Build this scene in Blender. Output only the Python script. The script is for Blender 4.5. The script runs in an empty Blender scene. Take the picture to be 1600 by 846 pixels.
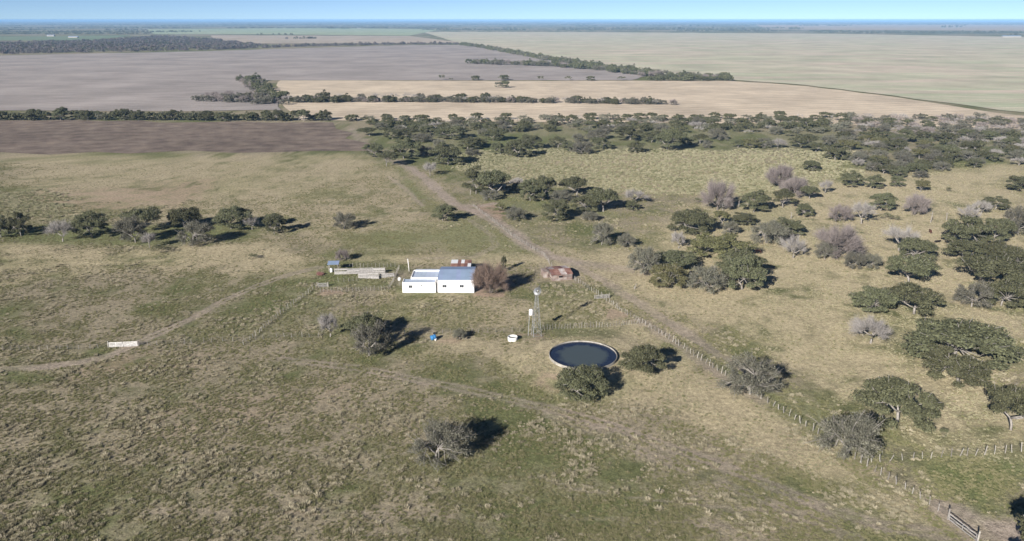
import bpy, bmesh, math, random
import numpy as np
from mathutils import Vector, Matrix
random.seed(7); rng = np.random.default_rng(11)
R = math.radians
scn = bpy.context.scene
COL = scn.collection

# ------------------------------------------------------------------ camera
CAM_H, FPX, CX, CY = 75.0, 1200.0, 800.0, 423.0
PITCH = math.atan(392.0 / FPX)
cam_d = bpy.data.cameras.new('camera'); cam = bpy.data.objects.new('camera', cam_d); COL.objects.link(cam)
cam.location = (0, 0, CAM_H); cam.rotation_euler = (math.pi/2 - PITCH, 0, 0)
cam_d.sensor_width = 36.0; cam_d.lens = FPX/1600*36; cam_d.clip_start = 1.0; cam_d.clip_end = 200000
scn.camera = cam
# ------------------------------------------------------------------ world, sun, exposure
SUN_EL, SHADOW_AZ = R(23.5), R(32.0)          # shadows fall 32 deg to the right of straight ahead
w = bpy.data.worlds.new('World'); scn.world = w; w.use_nodes = True
nt = w.node_tree; bg = nt.nodes['Background']
sky = nt.nodes.new('ShaderNodeTexSky'); sky.sky_type = 'NISHITA'; sky.sun_disc = False
sky.sun_elevation = SUN_EL; sky.sun_rotation = math.pi + SHADOW_AZ
sky.altitude = 100; sky.air_density = 0.32; sky.dust_density = 0.0; sky.ozone_density = 2.6
nt.links.new(sky.outputs[0], bg.inputs[0]); bg.inputs[1].default_value = 0.056
sd = bpy.data.lights.new('sun', 'SUN'); sd.energy = 5.0; sd.angle = R(0.5); sd.color = (1.0, 0.945, 0.875)
sun = bpy.data.objects.new('sun', sd); COL.objects.link(sun)
trav = Vector((math.sin(SHADOW_AZ)*math.cos(SUN_EL), math.cos(SHADOW_AZ)*math.cos(SUN_EL), -math.sin(SUN_EL)))
sun.rotation_euler = trav.to_track_quat('-Z', 'Y').to_euler(); sun.location = (-60, -60, 120)
scn.view_settings.view_transform = 'Standard'; scn.view_settings.look = 'None'
scn.view_settings.exposure = 0.85; scn.view_settings.gamma = 1.0
scn.view_settings.use_curve_mapping = False

# ------------------------------------------------------------------ surveying helpers
SP, CP = math.sin(PITCH), math.cos(PITCH)
def P(px, py, z=0.0):
    """ground point (height z) seen at a spot of the photograph"""
    u, v = px - CX, py - CY
    dz = -FPX*SP - v*CP; dy = FPX*CP - v*SP
    t = (CAM_H - z) / (-dz)
    return np.array([u*t, dy*t, z])
def scale_at(p):
    """photograph pixels per metre at a world point, and the viewing depression"""
    d = p[1]*CP - (p[2]-CAM_H)*SP
    return FPX/d, math.atan2(CAM_H-p[2], math.hypot(p[0], p[1]))

# ------------------------------------------------------------------ numpy noise
def _hash(ix, iy, s):
    h = np.sin(ix*127.1 + iy*311.7 + s*74.7)*43758.5453
    return h - np.floor(h)
def vnoise(x, y, s=0):
    ix, iy = np.floor(x), np.floor(y); fx, fy = x-ix, y-iy
    fx = fx*fx*(3-2*fx); fy = fy*fy*(3-2*fy)
    a, b = _hash(ix, iy, s), _hash(ix+1, iy, s); c, d = _hash(ix, iy+1, s), _hash(ix+1, iy+1, s)
    return (a*(1-fx)+b*fx)*(1-fy) + (c*(1-fx)+d*fx)*fy
def fbm(x, y, s=0, o=4):
    t = 0; a = .5; n = 0
    for i in range(o):
        t = t + a*vnoise(x*2**i, y*2**i, s+i*13); n += a; a *= .5
    return t/n
def sstep(a, b, x):
    t = np.clip((x-a)/(b-a), 0, 1); return t*t*(3-2*t)
def seg_dist(x, y, pts):
    best = np.full(np.shape(x), 1e9)
    for (x0, y0), (x1, y1) in zip(pts[:-1], pts[1:]):
        dx, dy = x1-x0, y1-y0; L2 = dx*dx+dy*dy+1e-9
        t = np.clip(((x-x0)*dx+(y-y0)*dy)/L2, 0, 1)
        best = np.minimum(best, np.hypot(x-x0-t*dx, y-y0-t*dy))
    return best
def poly_sd(x, y, pts):
    """signed distance, negative inside"""
    d = seg_dist(x, y, list(pts)+[pts[0]]); ins = np.zeros(np.shape(x), bool)
    n = len(pts)
    for i in range(n):
        x0, y0 = pts[i]; x1, y1 = pts[(i+1) % n]
        c = ((y0 > y) != (y1 > y)) & (x < (x1-x0)*(y-y0)/((y1-y0) if y1 != y0 else 1e-9) + x0)
        ins ^= c
    return np.where(ins, -d, d)
def W(pts, z=0.0):
    return [tuple(P(a, b, z)[:2]) for a, b in pts]

TANK = P(911, 554, 1.3)
def hz(x, y):
    x = np.asarray(x, float); y = np.asarray(y, float)
    fade = 1 - sstep(330, 430, y)
    h = (fbm(x/38+3, y/38+9, 5, 2)-.5)*.5*fade
    r = np.hypot(x-TANK[0], y-TANK[1])
    m = 1-sstep(9.5, 21, r)
    return h*(1-m) + m*.75
def hz1(x, y): return float(hz(x, y))

# ------------------------------------------------------------------ materials
def mat(name, col=(.5,.5,.5), rough=.8, metal=0.0, var=0.0, vscale=3.0, obj_var=0.0, island=0.0, bump=0.0, bscale=8.0, spec=.3, dark=None, coords='Object'):
    m = bpy.data.materials.new(name); m.use_nodes = True
    t = m.node_tree; b = t.nodes['Principled BSDF']
    b.inputs['Roughness'].default_value = rough; b.inputs['Metallic'].default_value = metal
    b.inputs['Specular IOR Level'].default_value = spec
    N = t.nodes.new; L = t.links.new
    rgb = N('ShaderNodeRGB'); rgb.outputs[0].default_value = (*col, 1); cur = rgb.outputs[0]
    tc = N('ShaderNodeTexCoord')
    if var > 0:
        nz = N('ShaderNodeTexNoise'); nz.inputs['Scale'].default_value = vscale; nz.inputs['Detail'].default_value = 5
        L(tc.outputs[coords], nz.inputs['Vector'])
        mx = N('ShaderNodeMixRGB'); mx.blend_type = 'MIX'
        rp = N('ShaderNodeValToRGB'); rp.color_ramp.elements[0].position = .35; rp.color_ramp.elements[1].position = .68
        L(nz.outputs[0], rp.inputs[0]); L(rp.outputs[0], mx.inputs[0])
        dk = dark if dark else tuple(c*(1-var) for c in col)
        mx.inputs[1].default_value = (*dk, 1); L(cur, mx.inputs[2]); cur = mx.outputs[0]
    for amt, src in ((obj_var, 'o'), (island, 'i')):
        if amt > 0:
            if src == 'o': s = N('ShaderNodeObjectInfo').outputs['Random']
            else: s = N('ShaderNodeNewGeometry').outputs['Random Per Island']
            mr = N('ShaderNodeMapRange'); mr.inputs[3].default_value = 1-amt; mr.inputs[4].default_value = 1+amt
            L(s, mr.inputs[0]); hs = N('ShaderNodeHueSaturation'); L(mr.outputs[0], hs.inputs['Value']); L(cur, hs.inputs['Color'])
            if src == 'o':
                m2 = N('ShaderNodeMapRange'); m2.inputs[3].default_value = .49; m2.inputs[4].default_value = .515; L(s, m2.inputs[0])
                L(m2.outputs[0], hs.inputs['Hue'])
            cur = hs.outputs[0]
    L(cur, b.inputs['Base Color'])
    if bump > 0:
        nb = N('ShaderNodeTexNoise'); nb.inputs['Scale'].default_value = bscale; nb.inputs['Detail'].default_value = 4
        L(tc.outputs[coords], nb.inputs['Vector']); bp = N('ShaderNodeBump'); bp.inputs['Distance'].default_value = bump
        L(nb.outputs[0], bp.inputs['Height']); L(bp.outputs[0], b.inputs['Normal'])
    return m

# ------------------------------------------------------------------ mesh helpers
def mesh_np(name, V, tris=None, quads=None, material=None, smooth=False, colors=None):
    me = bpy.data.meshes.new(name); V = np.asarray(V, np.float32)
    me.vertices.add(len(V)); me.vertices.foreach_set('co', V.ravel())
    tris = np.zeros((0,3), np.int32) if tris is None else np.asarray(tris, np.int32).reshape(-1,3)
    quads = np.zeros((0,4), np.int32) if quads is None else np.asarray(quads, np.int32).reshape(-1,4)
    lv = np.concatenate([tris.ravel(), quads.ravel()])
    me.loops.add(len(lv)); me.loops.foreach_set('vertex_index', lv)
    n = len(tris)+len(quads); me.polygons.add(n)
    st = np.concatenate([np.arange(len(tris))*3, len(tris)*3+np.arange(len(quads))*4]).astype(np.int32)
    me.polygons.foreach_set('loop_start', st)
    me.polygons.foreach_set('use_smooth', np.full(n, bool(smooth)))
    if colors is not None:
        ca = me.color_attributes.new('tint', 'FLOAT_COLOR', 'POINT')
        c4 = np.ones((len(V),4), np.float32); c4[:, :3] = colors; ca.data.foreach_set('color', c4.ravel())
    me.update(calc_edges=True); me.validate()
    if material: me.materials.append(material)
    return me
class G:
    """collects vertices and faces of one mesh"""
    def __init__(s): s.v = []; s.t = []; s.q = []; s.n = 0
    def add(s, V, t=None, q=None):
        V = np.asarray(V, float).reshape(-1,3)
        if t is not None and len(t): s.t.append(np.asarray(t)+s.n)
        if q is not None and len(q): s.q.append(np.asarray(q)+s.n)
        s.v.append(V); s.n += len(V)
    def box(s, x0, x1, y0, y1, z0, z1):
        V = [(x,y,z) for z in (z0,z1) for y in (y0,y1) for x in (x0,x1)]
        s.add(V, q=[(0,2,3,1),(4,5,7,6),(0,1,5,4),(2,6,7,3),(0,4,6,2),(1,3,7,5)]); return s
    def tube(s, pts, rad, n=6, cap=True):
        pts = np.asarray(pts, float); rad = np.broadcast_to(rad, len(pts)); V = []
        for i, p in enumerate(pts):
            d = pts[min(i+1,len(pts)-1)]-pts[max(i-1,0)]; d = d/(np.linalg.norm(d)+1e-9)
            a = np.cross(d, (0,0,1) if abs(d[2]) < .9 else (1,0,0)); a /= np.linalg.norm(a); b = np.cross(d, a)
            for k in range(n):
                th = 2*math.pi*k/n; V.append(p + rad[i]*(math.cos(th)*a+math.sin(th)*b))
        q = [(i*n+k, i*n+(k+1)%n, (i+1)*n+(k+1)%n, (i+1)*n+k) for i in range(len(pts)-1) for k in range(n)]
        t = []
        if cap:
            m = (len(pts)-1)*n
            t = [(0,k+1,k) for k in range(1,n-1)] + [(m,m+k,m+k+1) for k in range(1,n-1)]
        s.add(V, t=t, q=q); return s
    def lathe(s, prof, n=32, closed=False):
        V = [(r*math.cos(2*math.pi*k/n), r*math.sin(2*math.pi*k/n), z) for r, z in prof for k in range(n)]
        q = [(i*n+k, i*n+(k+1)%n, (i+1)*n+(k+1)%n, (i+1)*n+k) for i in range(len(prof)-1) for k in range(n)]
        s.add(V, q=q); return s
    def mesh(s, name, material, smooth=False):
        return mesh_np(name, np.concatenate(s.v), np.concatenate(s.t) if s.t else None, np.concatenate(s.q) if s.q else None, material, smooth)
def obj(name, me, parent=None, loc=None, rot=None, scale=None):
    o = bpy.data.objects.new(name, me); COL.objects.link(o)
    if parent: o.parent = parent
    if loc is not None: o.location = loc
    if rot is not None: o.rotation_euler = rot
    if scale is not None: o.scale = scale
    return o
def tag(o, label, cat, group=None):
    o['label'] = label; o['category'] = cat
    if group: o['group'] = group
    return o
def thing(name, loc, label, cat, group=None, rz=0.0):
    o = bpy.data.objects.new(name, None); COL.objects.link(o); o.location = loc; o.rotation_euler = (0,0,rz); o.empty_display_size = .5
    return tag(o, label, cat, group)

# ================================================================== GROUND
TRACKS = [  # px polyline, half width m, strength, kind: 'r' two wheel ruts, 'd' worn dirt, 't' trodden cattle trail
    ([(-60,578),(0,576),(60,574),(120,567),(170,556),(210,538)], 2.3, .65, 'd'),
    ([(210,538),(250,520),(300,498),(350,470),(400,448),(450,430),(500,418)], 1.5, .68, 'r'),
    ([(640,262),(665,280),(690,302),(712,320),(738,330)], 3.4, .85, 'd'),
    ([(738,330),(770,345),(800,365),(830,386),(860,402),(900,412)], 4.2, .85, 'd'),
    ([(545,200),(560,215),(575,228),(600,245),(640,262)], 4.0, .7, 'd'),
    ([(715,322),(750,322),(775,318)], 2.4, .8, 'd'),
    ([(440,562),(560,575),(640,592),(720,607),(800,625),(880,645),(960,668),(1040,697),(1120,725),(1200,757),(1280,790),(1380,822),(1500,838)], 1.9, .62, 'r'),
    ([(820,632),(900,664),(1000,705),(1120,752),(1240,800),(1340,842)], 1.6, .4, 'r'),
    ([(1490,800),(1530,822),(1570,830),(1640,838)], 5.0, .8, 'd'),
    ([(605,275),(640,300),(660,322)], 1.4, .6, 'd'),
    ([(735,345),(770,370),(775,385),(740,402),(640,405)], 1.4, .4, 'r'),
    ([(870,405),(930,415),(1000,425)], 5.0, .5, 'd'),
    ([(1000,500),(1060,540),(1130,590),(1190,625)], 2.2, .5, 'd'),
    ([(905,418),(960,450),(1040,500),(1120,552),(1200,600)], 2.6, .55, 'd'),
    ([(420,798),(560,801),(700,806),(840,805),(960,812),(1100,820),(1250,836),(1330,846)], .4, .32, 't'),
    ([(830,740),(900,765),(1000,780),(1100,790),(1200,800)], .4, .4, 't'),
    ([(0,800),(200,800),(420,798)], .4, .25, 't'),
    ([(900,662),(1010,690),(1100,722),(1190,752)], .4, .35, 't'),
]
GREENS = [  # lush patches px polygon, softness m, strength
    ([(0,375),(120,382),(260,385),(330,372),(430,352),(330,350),(200,352),(90,352),(0,362)], 4, .9),
    ([(620,255),(660,300),(700,330),(690,345),(660,330),(630,290)], 3, .8),
    ([(680,350),(780,330),(830,388),(700,392),(560,392),(560,360)], 14, .7),
    ([(1430,720),(1600,712),(1600,800),(1530,815),(1470,770)], 4, 1.0),
    ([(1060,545),(1130,560),(1260,640),(1330,690),(1340,715),(1250,665),(1150,600)], 3, .8),
    ([(1210,590),(1300,640),(1420,680),(1420,700),(1330,700),(1230,640)], 3, .7),
    ([(870,515),(950,515),(960,525),(880,530)], 1.5, .9),
    ([(840,600),(980,600),(940,630),(860,628)], 3, .6),
    ([(560,200),(1320,205),(1330,260),(1250,235),(1000,240),(700,260)], 10, .42),
    ([(730,300),(940,325),(960,340),(780,325)], 5, .7),
    ([(1150,305),(1240,330),(1300,380),(1120,350)], 8, .35),
    ([(500,400),(545,380),(560,385),(520,405)], 2, .9),
    ([(500,425),(620,440),(615,452),(500,450)], 2, .6),
    ([(620,718),(740,712),(720,740),(640,745)], 4, .5),
    ([(300,520),(480,455),(500,470),(420,525)], 8, .5),
    ([(1340,480),(1480,485),(1500,600),(1440,560),(1390,520)], 8, .35),
]
DRY = [
    ([(870,395),(1010,380),(1130,300),(1600,255),(1600,720),(1380,690),(1200,560),(1000,470)], 14, .95),
    ([(760,525),(860,525),(1010,500),(1110,580),(1200,640),(1330,720),(1480,810),(1420,820),(1250,740),(1050,640),(830,600)], 8, .8),
    ([(0,380),(260,392),(440,370),(480,420),(380,430),(100,425),(0,450)], 10, .75),
    ([(0,242),(580,242),(600,270),(520,300),(300,330),(180,330),(0,300)], 18, .55),
    ([(0,300),(200,290),(560,245),(640,265),(700,330),(830,390),(640,400),(500,405),(430,372),(250,345),(0,345)], 16, .42),  # mid pasture lightened in colour for its flatter view, where fewer shadows show
    ([(640,395),(860,395),(900,420),(640,412),(500,405)], 4, .7),
    ([(600,455),(830,470),(980,460),(1000,500),(800,520),(620,500)], 6, .45),
    ([(700,235),(1330,240),(1310,275),(1120,310),(830,290),(720,265)], 8, .36),
    ([(660,520),(800,530),(790,560),(660,555)], 4, .7),
    ([(1330,265),(1600,262),(1560,330),(1450,345),(1340,300)], 10, .6),
    ([(1190,480),(1330,500),(1400,590),(1330,620),(1200,540)], 8, .4),
    ([(1490,800),(1600,820),(1600,846),(1500,846)], 4, .4),
]
BARE = [ # pinkish bare soil
    ([(705,326),(738,322),(770,317),(800,336),(788,350),(750,338)], 2.5, .9),
    ([(800,520),(860,522),(850,535),(800,533)], 1.5, .8), ([(825,585),(870,590),(880,612),(840,605)], 2, .7),
    ([(945,480),(985,490),(975,500),(950,495)], 1.5, .6), ([(90,300),(330,280),(300,320),(120,328)], 14, .6),
    ([(740,445),(800,440),(790,465),(740,462)], 1.5, .9),
    ([(500,452),(540,455),(540,462),(500,462)], 1.5, .7), ([(660,525),(725,528),(715,538),(665,537)], 1.5, .6),
    ([(250,645),(420,620),(560,600),(420,660),(280,690)], 8, .35), ([(150,560),(330,555),(280,580),(120,590)], 6, .45),
]
trk_w = [(W(p), hw, st_, kd_) for p, hw, st_, kd_ in TRACKS]
grn_w = [(W(p), s, k) for p, s, k in GREENS]; dry_w = [(W(p), s, k) for p, s, k in DRY]; bar_w = [(W(p), s, k) for p, s, k in BARE]
def zone_masks(x, y):
    wob = (fbm(x/9, y/9, 31, 3)-.5)*2
    def mk(lst):
        m = np.zeros_like(x)
        for pts, s, k in lst:
            m = np.maximum(m, k*(1-sstep(-s, s, poly_sd(x, y, pts)+wob*s*1.1)))
        return m
    tr = np.zeros_like(x)
    brk = sstep(.28, .5, fbm(x/2.6, y/2.6, 37, 3))
    for pts, hw, st_, kd_ in trk_w:
        d = seg_dist(x, y, pts)
        if kd_ == 'r':
            e = d + wob*.35; m = np.exp(-((e-hw*.55)/.5)**2) + .35*(1-sstep(hw*.6, hw*1.4, e)); m = m*(.45+.55*brk)
        elif kd_ == 'd':
            m = (1-sstep(hw*.35, hw*1.2, d+wob*hw*.45))*(.65+.35*brk)
        else: m = (1-sstep(hw*.6, hw*1.8, d))*(.4+.6*brk)
        tr = np.maximum(tr, np.clip(m, 0, 1)*st_)
    return mk(grn_w), mk(dry_w), mk(bar_w), tr
C_BASE_G, C_BASE_B = np.array([.135,.145,.066]), np.array([.268,.232,.162])
C_DRY, C_GREEN = np.array([.425,.362,.235]), np.array([.155,.172,.075])  # dry grass colour also raised for the brighter backscatter on the right
C_BARE, C_TRACK = np.array([.33,.245,.185]), np.array([.345,.285,.24])
def tint(x, y):
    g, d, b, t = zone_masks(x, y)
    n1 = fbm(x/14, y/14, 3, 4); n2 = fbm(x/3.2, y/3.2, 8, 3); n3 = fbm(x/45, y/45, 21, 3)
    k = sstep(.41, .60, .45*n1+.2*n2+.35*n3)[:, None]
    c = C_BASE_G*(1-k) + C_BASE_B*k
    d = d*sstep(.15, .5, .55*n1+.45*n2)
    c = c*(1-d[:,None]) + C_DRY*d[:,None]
    gg = g*sstep(.2, .55, .5*n2+.5*n1); c = c*(1-gg[:,None]) + C_GREEN*gg[:,None]
    bb = b*sstep(.25, .5, n2); c = c*(1-bb[:,None]) + C_BARE*bb[:,None]
    c = c*(1-t[:,None]) + C_TRACK*t[:,None]
    return c*(.86+.28*n2[:,None])
def axis(lo, hi, step, far_lo, far_hi, g=1.09):
    a = list(np.arange(lo, hi+1e-6, step))
    s = step; v = hi
    while v < far_hi: s *= g; v += s; a.append(v)
    s = step; v = lo
    while v > far_lo: s *= g; v -= s; a.insert(0, v)
    return np.array(a)
gx = axis(-150, 190, .8, -42000, 42000); gy = axis(92, 300, .8, -3000, 42000, 1.05)
XX, YY = np.meshgrid(gx, gy); xf, yf = XX.ravel(), YY.ravel()
nx, ny = len(gx), len(gy)
idx = np.arange(nx*ny).reshape(ny, nx)
quads = np.stack([idx[:-1,:-1], idx[:-1,1:], idx[1:,1:], idx[1:,:-1]], -1).reshape(-1,4)
def ground_material(name, tint_attr=True, col=(.3,.25,.2), streak=0.0, nscale=.25, col2=None):
    m = bpy.data.materials.new(name); m.use_nodes = True; t = m.node_tree; N = t.nodes.new; L = t.links.new
    b = t.nodes['Principled BSDF']; b.inputs['Roughness'].default_value = .95; b.inputs['Specular IOR Level'].default_value = .05
    tc = N('ShaderNodeTexCoord')
    if tint_attr:
        a = N('ShaderNodeAttribute'); a.attribute_name = 'tint'; cur = a.outputs['Color']
    else:
        c1 = N('ShaderNodeRGB'); c1.outputs[0].default_value = (*col, 1); cur = c1.outputs[0]
        nz = N('ShaderNodeTexNoise'); nz.inputs['Scale'].default_value = 1.0; nz.inputs['Detail'].default_value = 6; nz.inputs['Roughness'].default_value = .6
        mp = N('ShaderNodeMapping'); mp.inputs['Scale'].default_value = (nscale*.014, nscale*.09, 1) if streak else (nscale*.03,)*3
        L(tc.outputs['Object'], mp.inputs[0]); L(mp.outputs[0], nz.inputs['Vector'])
        rp = N('ShaderNodeValToRGB'); rp.color_ramp.elements[0].position = .36; rp.color_ramp.elements[1].position = .66
        mx = N('ShaderNodeMixRGB'); mx.inputs[2].default_value = (*(col2 or tuple(c*.75 for c in col)), 1)
        L(nz.outputs[0], rp.inputs[0]); L(rp.outputs[0], mx.inputs[0]); L(cur, mx.inputs[1]); cur = mx.outputs[0]
    if not tint_attr:
        wv = N('ShaderNodeTexWave'); wv.inputs['Scale'].default_value = .055; wv.inputs['Distortion'].default_value = 3.0; wv.inputs['Detail'].default_value = 3; wv.inputs['Detail Scale'].default_value = .4
        mq = N('ShaderNodeMapping'); mq.inputs['Rotation'].default_value = (0, 0, 1.32); mq.inputs['Scale'].default_value = (.35,.35,.35); L(tc.outputs['Object'], mq.inputs[0]); L(mq.outputs[0], wv.inputs['Vector'])
        nb2 = N('ShaderNodeTexNoise'); nb2.inputs['Scale'].default_value = .011; nb2.inputs['Detail'].default_value = 7; nb2.inputs['Roughness'].default_value = .65; L(tc.outputs['Object'], nb2.inputs['Vector'])
        for src, lo, hi, a0, a1 in ((wv.outputs[1], .93, 1.05, 0, 1), (nb2.outputs[0], .80, 1.18, .33, .67)):
            q_ = N('ShaderNodeMapRange'); q_.inputs[1].default_value = a0; q_.inputs[2].default_value = a1; q_.inputs[3].default_value = lo; q_.inputs[4].default_value = hi; L(src, q_.inputs[0])
            mm = N('ShaderNodeMixRGB'); mm.blend_type = 'MULTIPLY'; mm.inputs[0].default_value = 1; L(cur, mm.inputs[1]); L(q_.outputs[0], mm.inputs[2]); cur = mm.outputs[0]
    # fine mottling at 0.3 m to 3 m
    for sc, lo, hi in ((.9, .72, 1.3), (3.5, .70, 1.32), (11.0, .75, 1.25)):
        n = N('ShaderNodeTexNoise'); n.inputs['Scale'].default_value = sc; n.inputs['Detail'].default_value = 3
        L(tc.outputs['Object'], n.inputs['Vector'])
        mr = N('ShaderNodeMapRange'); mr.inputs[1].default_value = .28; mr.inputs[2].default_value = .72; mr.inputs[3].default_value = lo; mr.inputs[4].default_value = hi
        L(n.outputs[0], mr.inputs[0]); mm = N('ShaderNodeMixRGB'); mm.blend_type = 'MULTIPLY'; mm.inputs[0].default_value = 1 if tint_attr else .45
        L(cur, mm.inputs[1]); L(mr.outputs[0], mm.inputs[2]); cur = mm.outputs[0]
    L(cur, b.inputs['Base Color'])
    nb = N('ShaderNodeTexNoise'); nb.inputs['Scale'].default_value = 1.6; nb.inputs['Detail'].default_value = 6; nb.inputs['Roughness'].default_value = .7
    L(tc.outputs['Object'], nb.inputs['Vector']); bp = N('ShaderNodeBump'); bp.inputs['Strength'].default_value = .8; bp.inputs['Distance'].default_value = .35 if tint_attr else .2
    L(nb.outputs[0], bp.inputs['Height']); L(bp.outputs[0], b.inputs['Normal'])
    return m
hzf = hz(xf, yf); hzf[yf < 60] = 0
gme = mesh_np('ground', np.stack([xf, yf, hzf], 1), quads=quads, material=ground_material('pasture_grass'), smooth=True, colors=tint(xf, yf))
ground = obj('ground', gme); ground['kind'] = 'structure'; ground['label'] = 'rough grazed pasture with green and straw coloured patches'

# ---- far fields: thin sheets lying on the plain
def field(name, pts, z, col, col2=None, streak=1, nscale=.25, rag=6.0):
    wp = W(pts, z); out = []
    for i in range(len(wp)):                                   # ragged edges
        a, b = np.array(wp[i]), np.array(wp[(i+1) % len(wp)]); n = max(2, int(np.linalg.norm(b-a)/25)); n = min(n, 60)
        for k in range(n):
            p = a+(b-a)*k/n; out.append(p + (rng.normal(0, rag*.25, 2) if k else 0))
    bm = bmesh.new(); vs = [bm.verts.new((p[0], p[1], z)) for p in out]; f = bm.faces.new(vs)
    bmesh.ops.triangulate(bm, faces=[f]); bmesh.ops.recalc_face_normals(bm, faces=bm.faces)
    me = bpy.data.meshes.new(name); bm.to_mesh(me); bm.free()
    if me.polygons and me.polygons[0].normal.z < 0: me.flip_normals()
    me.materials.append(ground_material(name+'_soil', False, col, streak, nscale, col2))
    o = obj(name, me); o['kind'] = 'structure'; return o
field('ploughed_field', [(-400,189),(0,188),(380,190),(520,191),(552,208),(585,236),(420,238),(0,238),(-400,238)], .12, (.135,.106,.090), (.235,.19,.152), 0, 3.0, 26.0)
field('stubble_field', [(438,126),(700,126.5),(1140,126.5),(1260,135),(1400,152),(1560,177),(1700,190),(1900,205),(1700,205),(1400,196),(1000,192),(560,189),(470,188),(425,150)], .2, (.60,.505,.385), (.50,.415,.315), 0, 1.6)  # straw colours raised to hold the bright backscatter opposite the sun
field('bare_field', [(-700,90),(0,87),(330,80),(640,70.5),(716,70.5),(800,80),(1010,119),(985,125.6),(690,125.6),(408,125.6),(425,150),(440,172),(300,174),(0,173),(-700,176)], .3, (.355,.315,.295), (.30,.272,.25), 1, .9)
field('green_crop_field', [(718,68),(660,50),(900,50.5),(1300,53),(1700,60),(2300,66),(2300,200),(1700,184),(1560,172),(1400,150),(1260,133),(1140,124.5),(1010,114),(770,74)], .4, (.40,.42,.29), (.54,.45,.37), 1, .35, 10)  # crop colours brightened to carry sunlight thrown back toward the camera
field('pale_green_field', [(230,46),(480,44),(690,46),(640,56),(430,54),(240,53.5)], .7, (.28,.35,.21), (.38,.40,.27), 1, .2, 10)
field('fallow_field', [(330,55.5),(640,56.5),(720,66.5),(640,68),(400,68),(330,64)], .6, (.44,.37,.30), (.37,.32,.25), 1, .2, 10)
field('young_crop_field', [(-300,57.5),(60,57.5),(205,55.5),(150,63),(-300,64.5)], .7, (.17,.22,.13), (.20,.24,.15), 1, .2, 10)
field('dry_marsh_field', [(1180,39),(1700,38),(2200,40),(2200,52),(1600,48.5),(1200,46.5)], .9, (.40,.32,.24), (.33,.28,.2), 1, .1, 30)

# ================================================================== TREES
M_BARK = mat('pale_bark', (.31,.285,.26), .9, var=.35, vscale=4, bump=.03)
M_BARKD = mat('dark_bark', (.17,.145,.13), .9, var=.3, vscale=4)
M_LEAF = mat('olive_thorn_leaf', (.113,.116,.066), .75, var=.3, vscale=.5, obj_var=.22, island=.42, spec=.1)
M_LEAFG = mat('yellow_green_leaf', (.135,.130,.066), .75, var=.25, vscale=.5, obj_var=.16, island=.35, spec=.1)
M_GREY = mat('grey_green_leaf', (.150,.145,.112), .8, var=.25, vscale=.5, obj_var=.18, island=.35, spec=.1)
M_TWIG = mat('pale_twig', (.30,.28,.265), .9, obj_var=.14, island=.3)
M_PINK = mat('lilac_brown_twig', (.235,.203,.192), .9, obj_var=.14, island=.3)
M_BROWN = mat('brown_twig', (.21,.155,.122), .9, obj_var=.1, island=.35)

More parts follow.
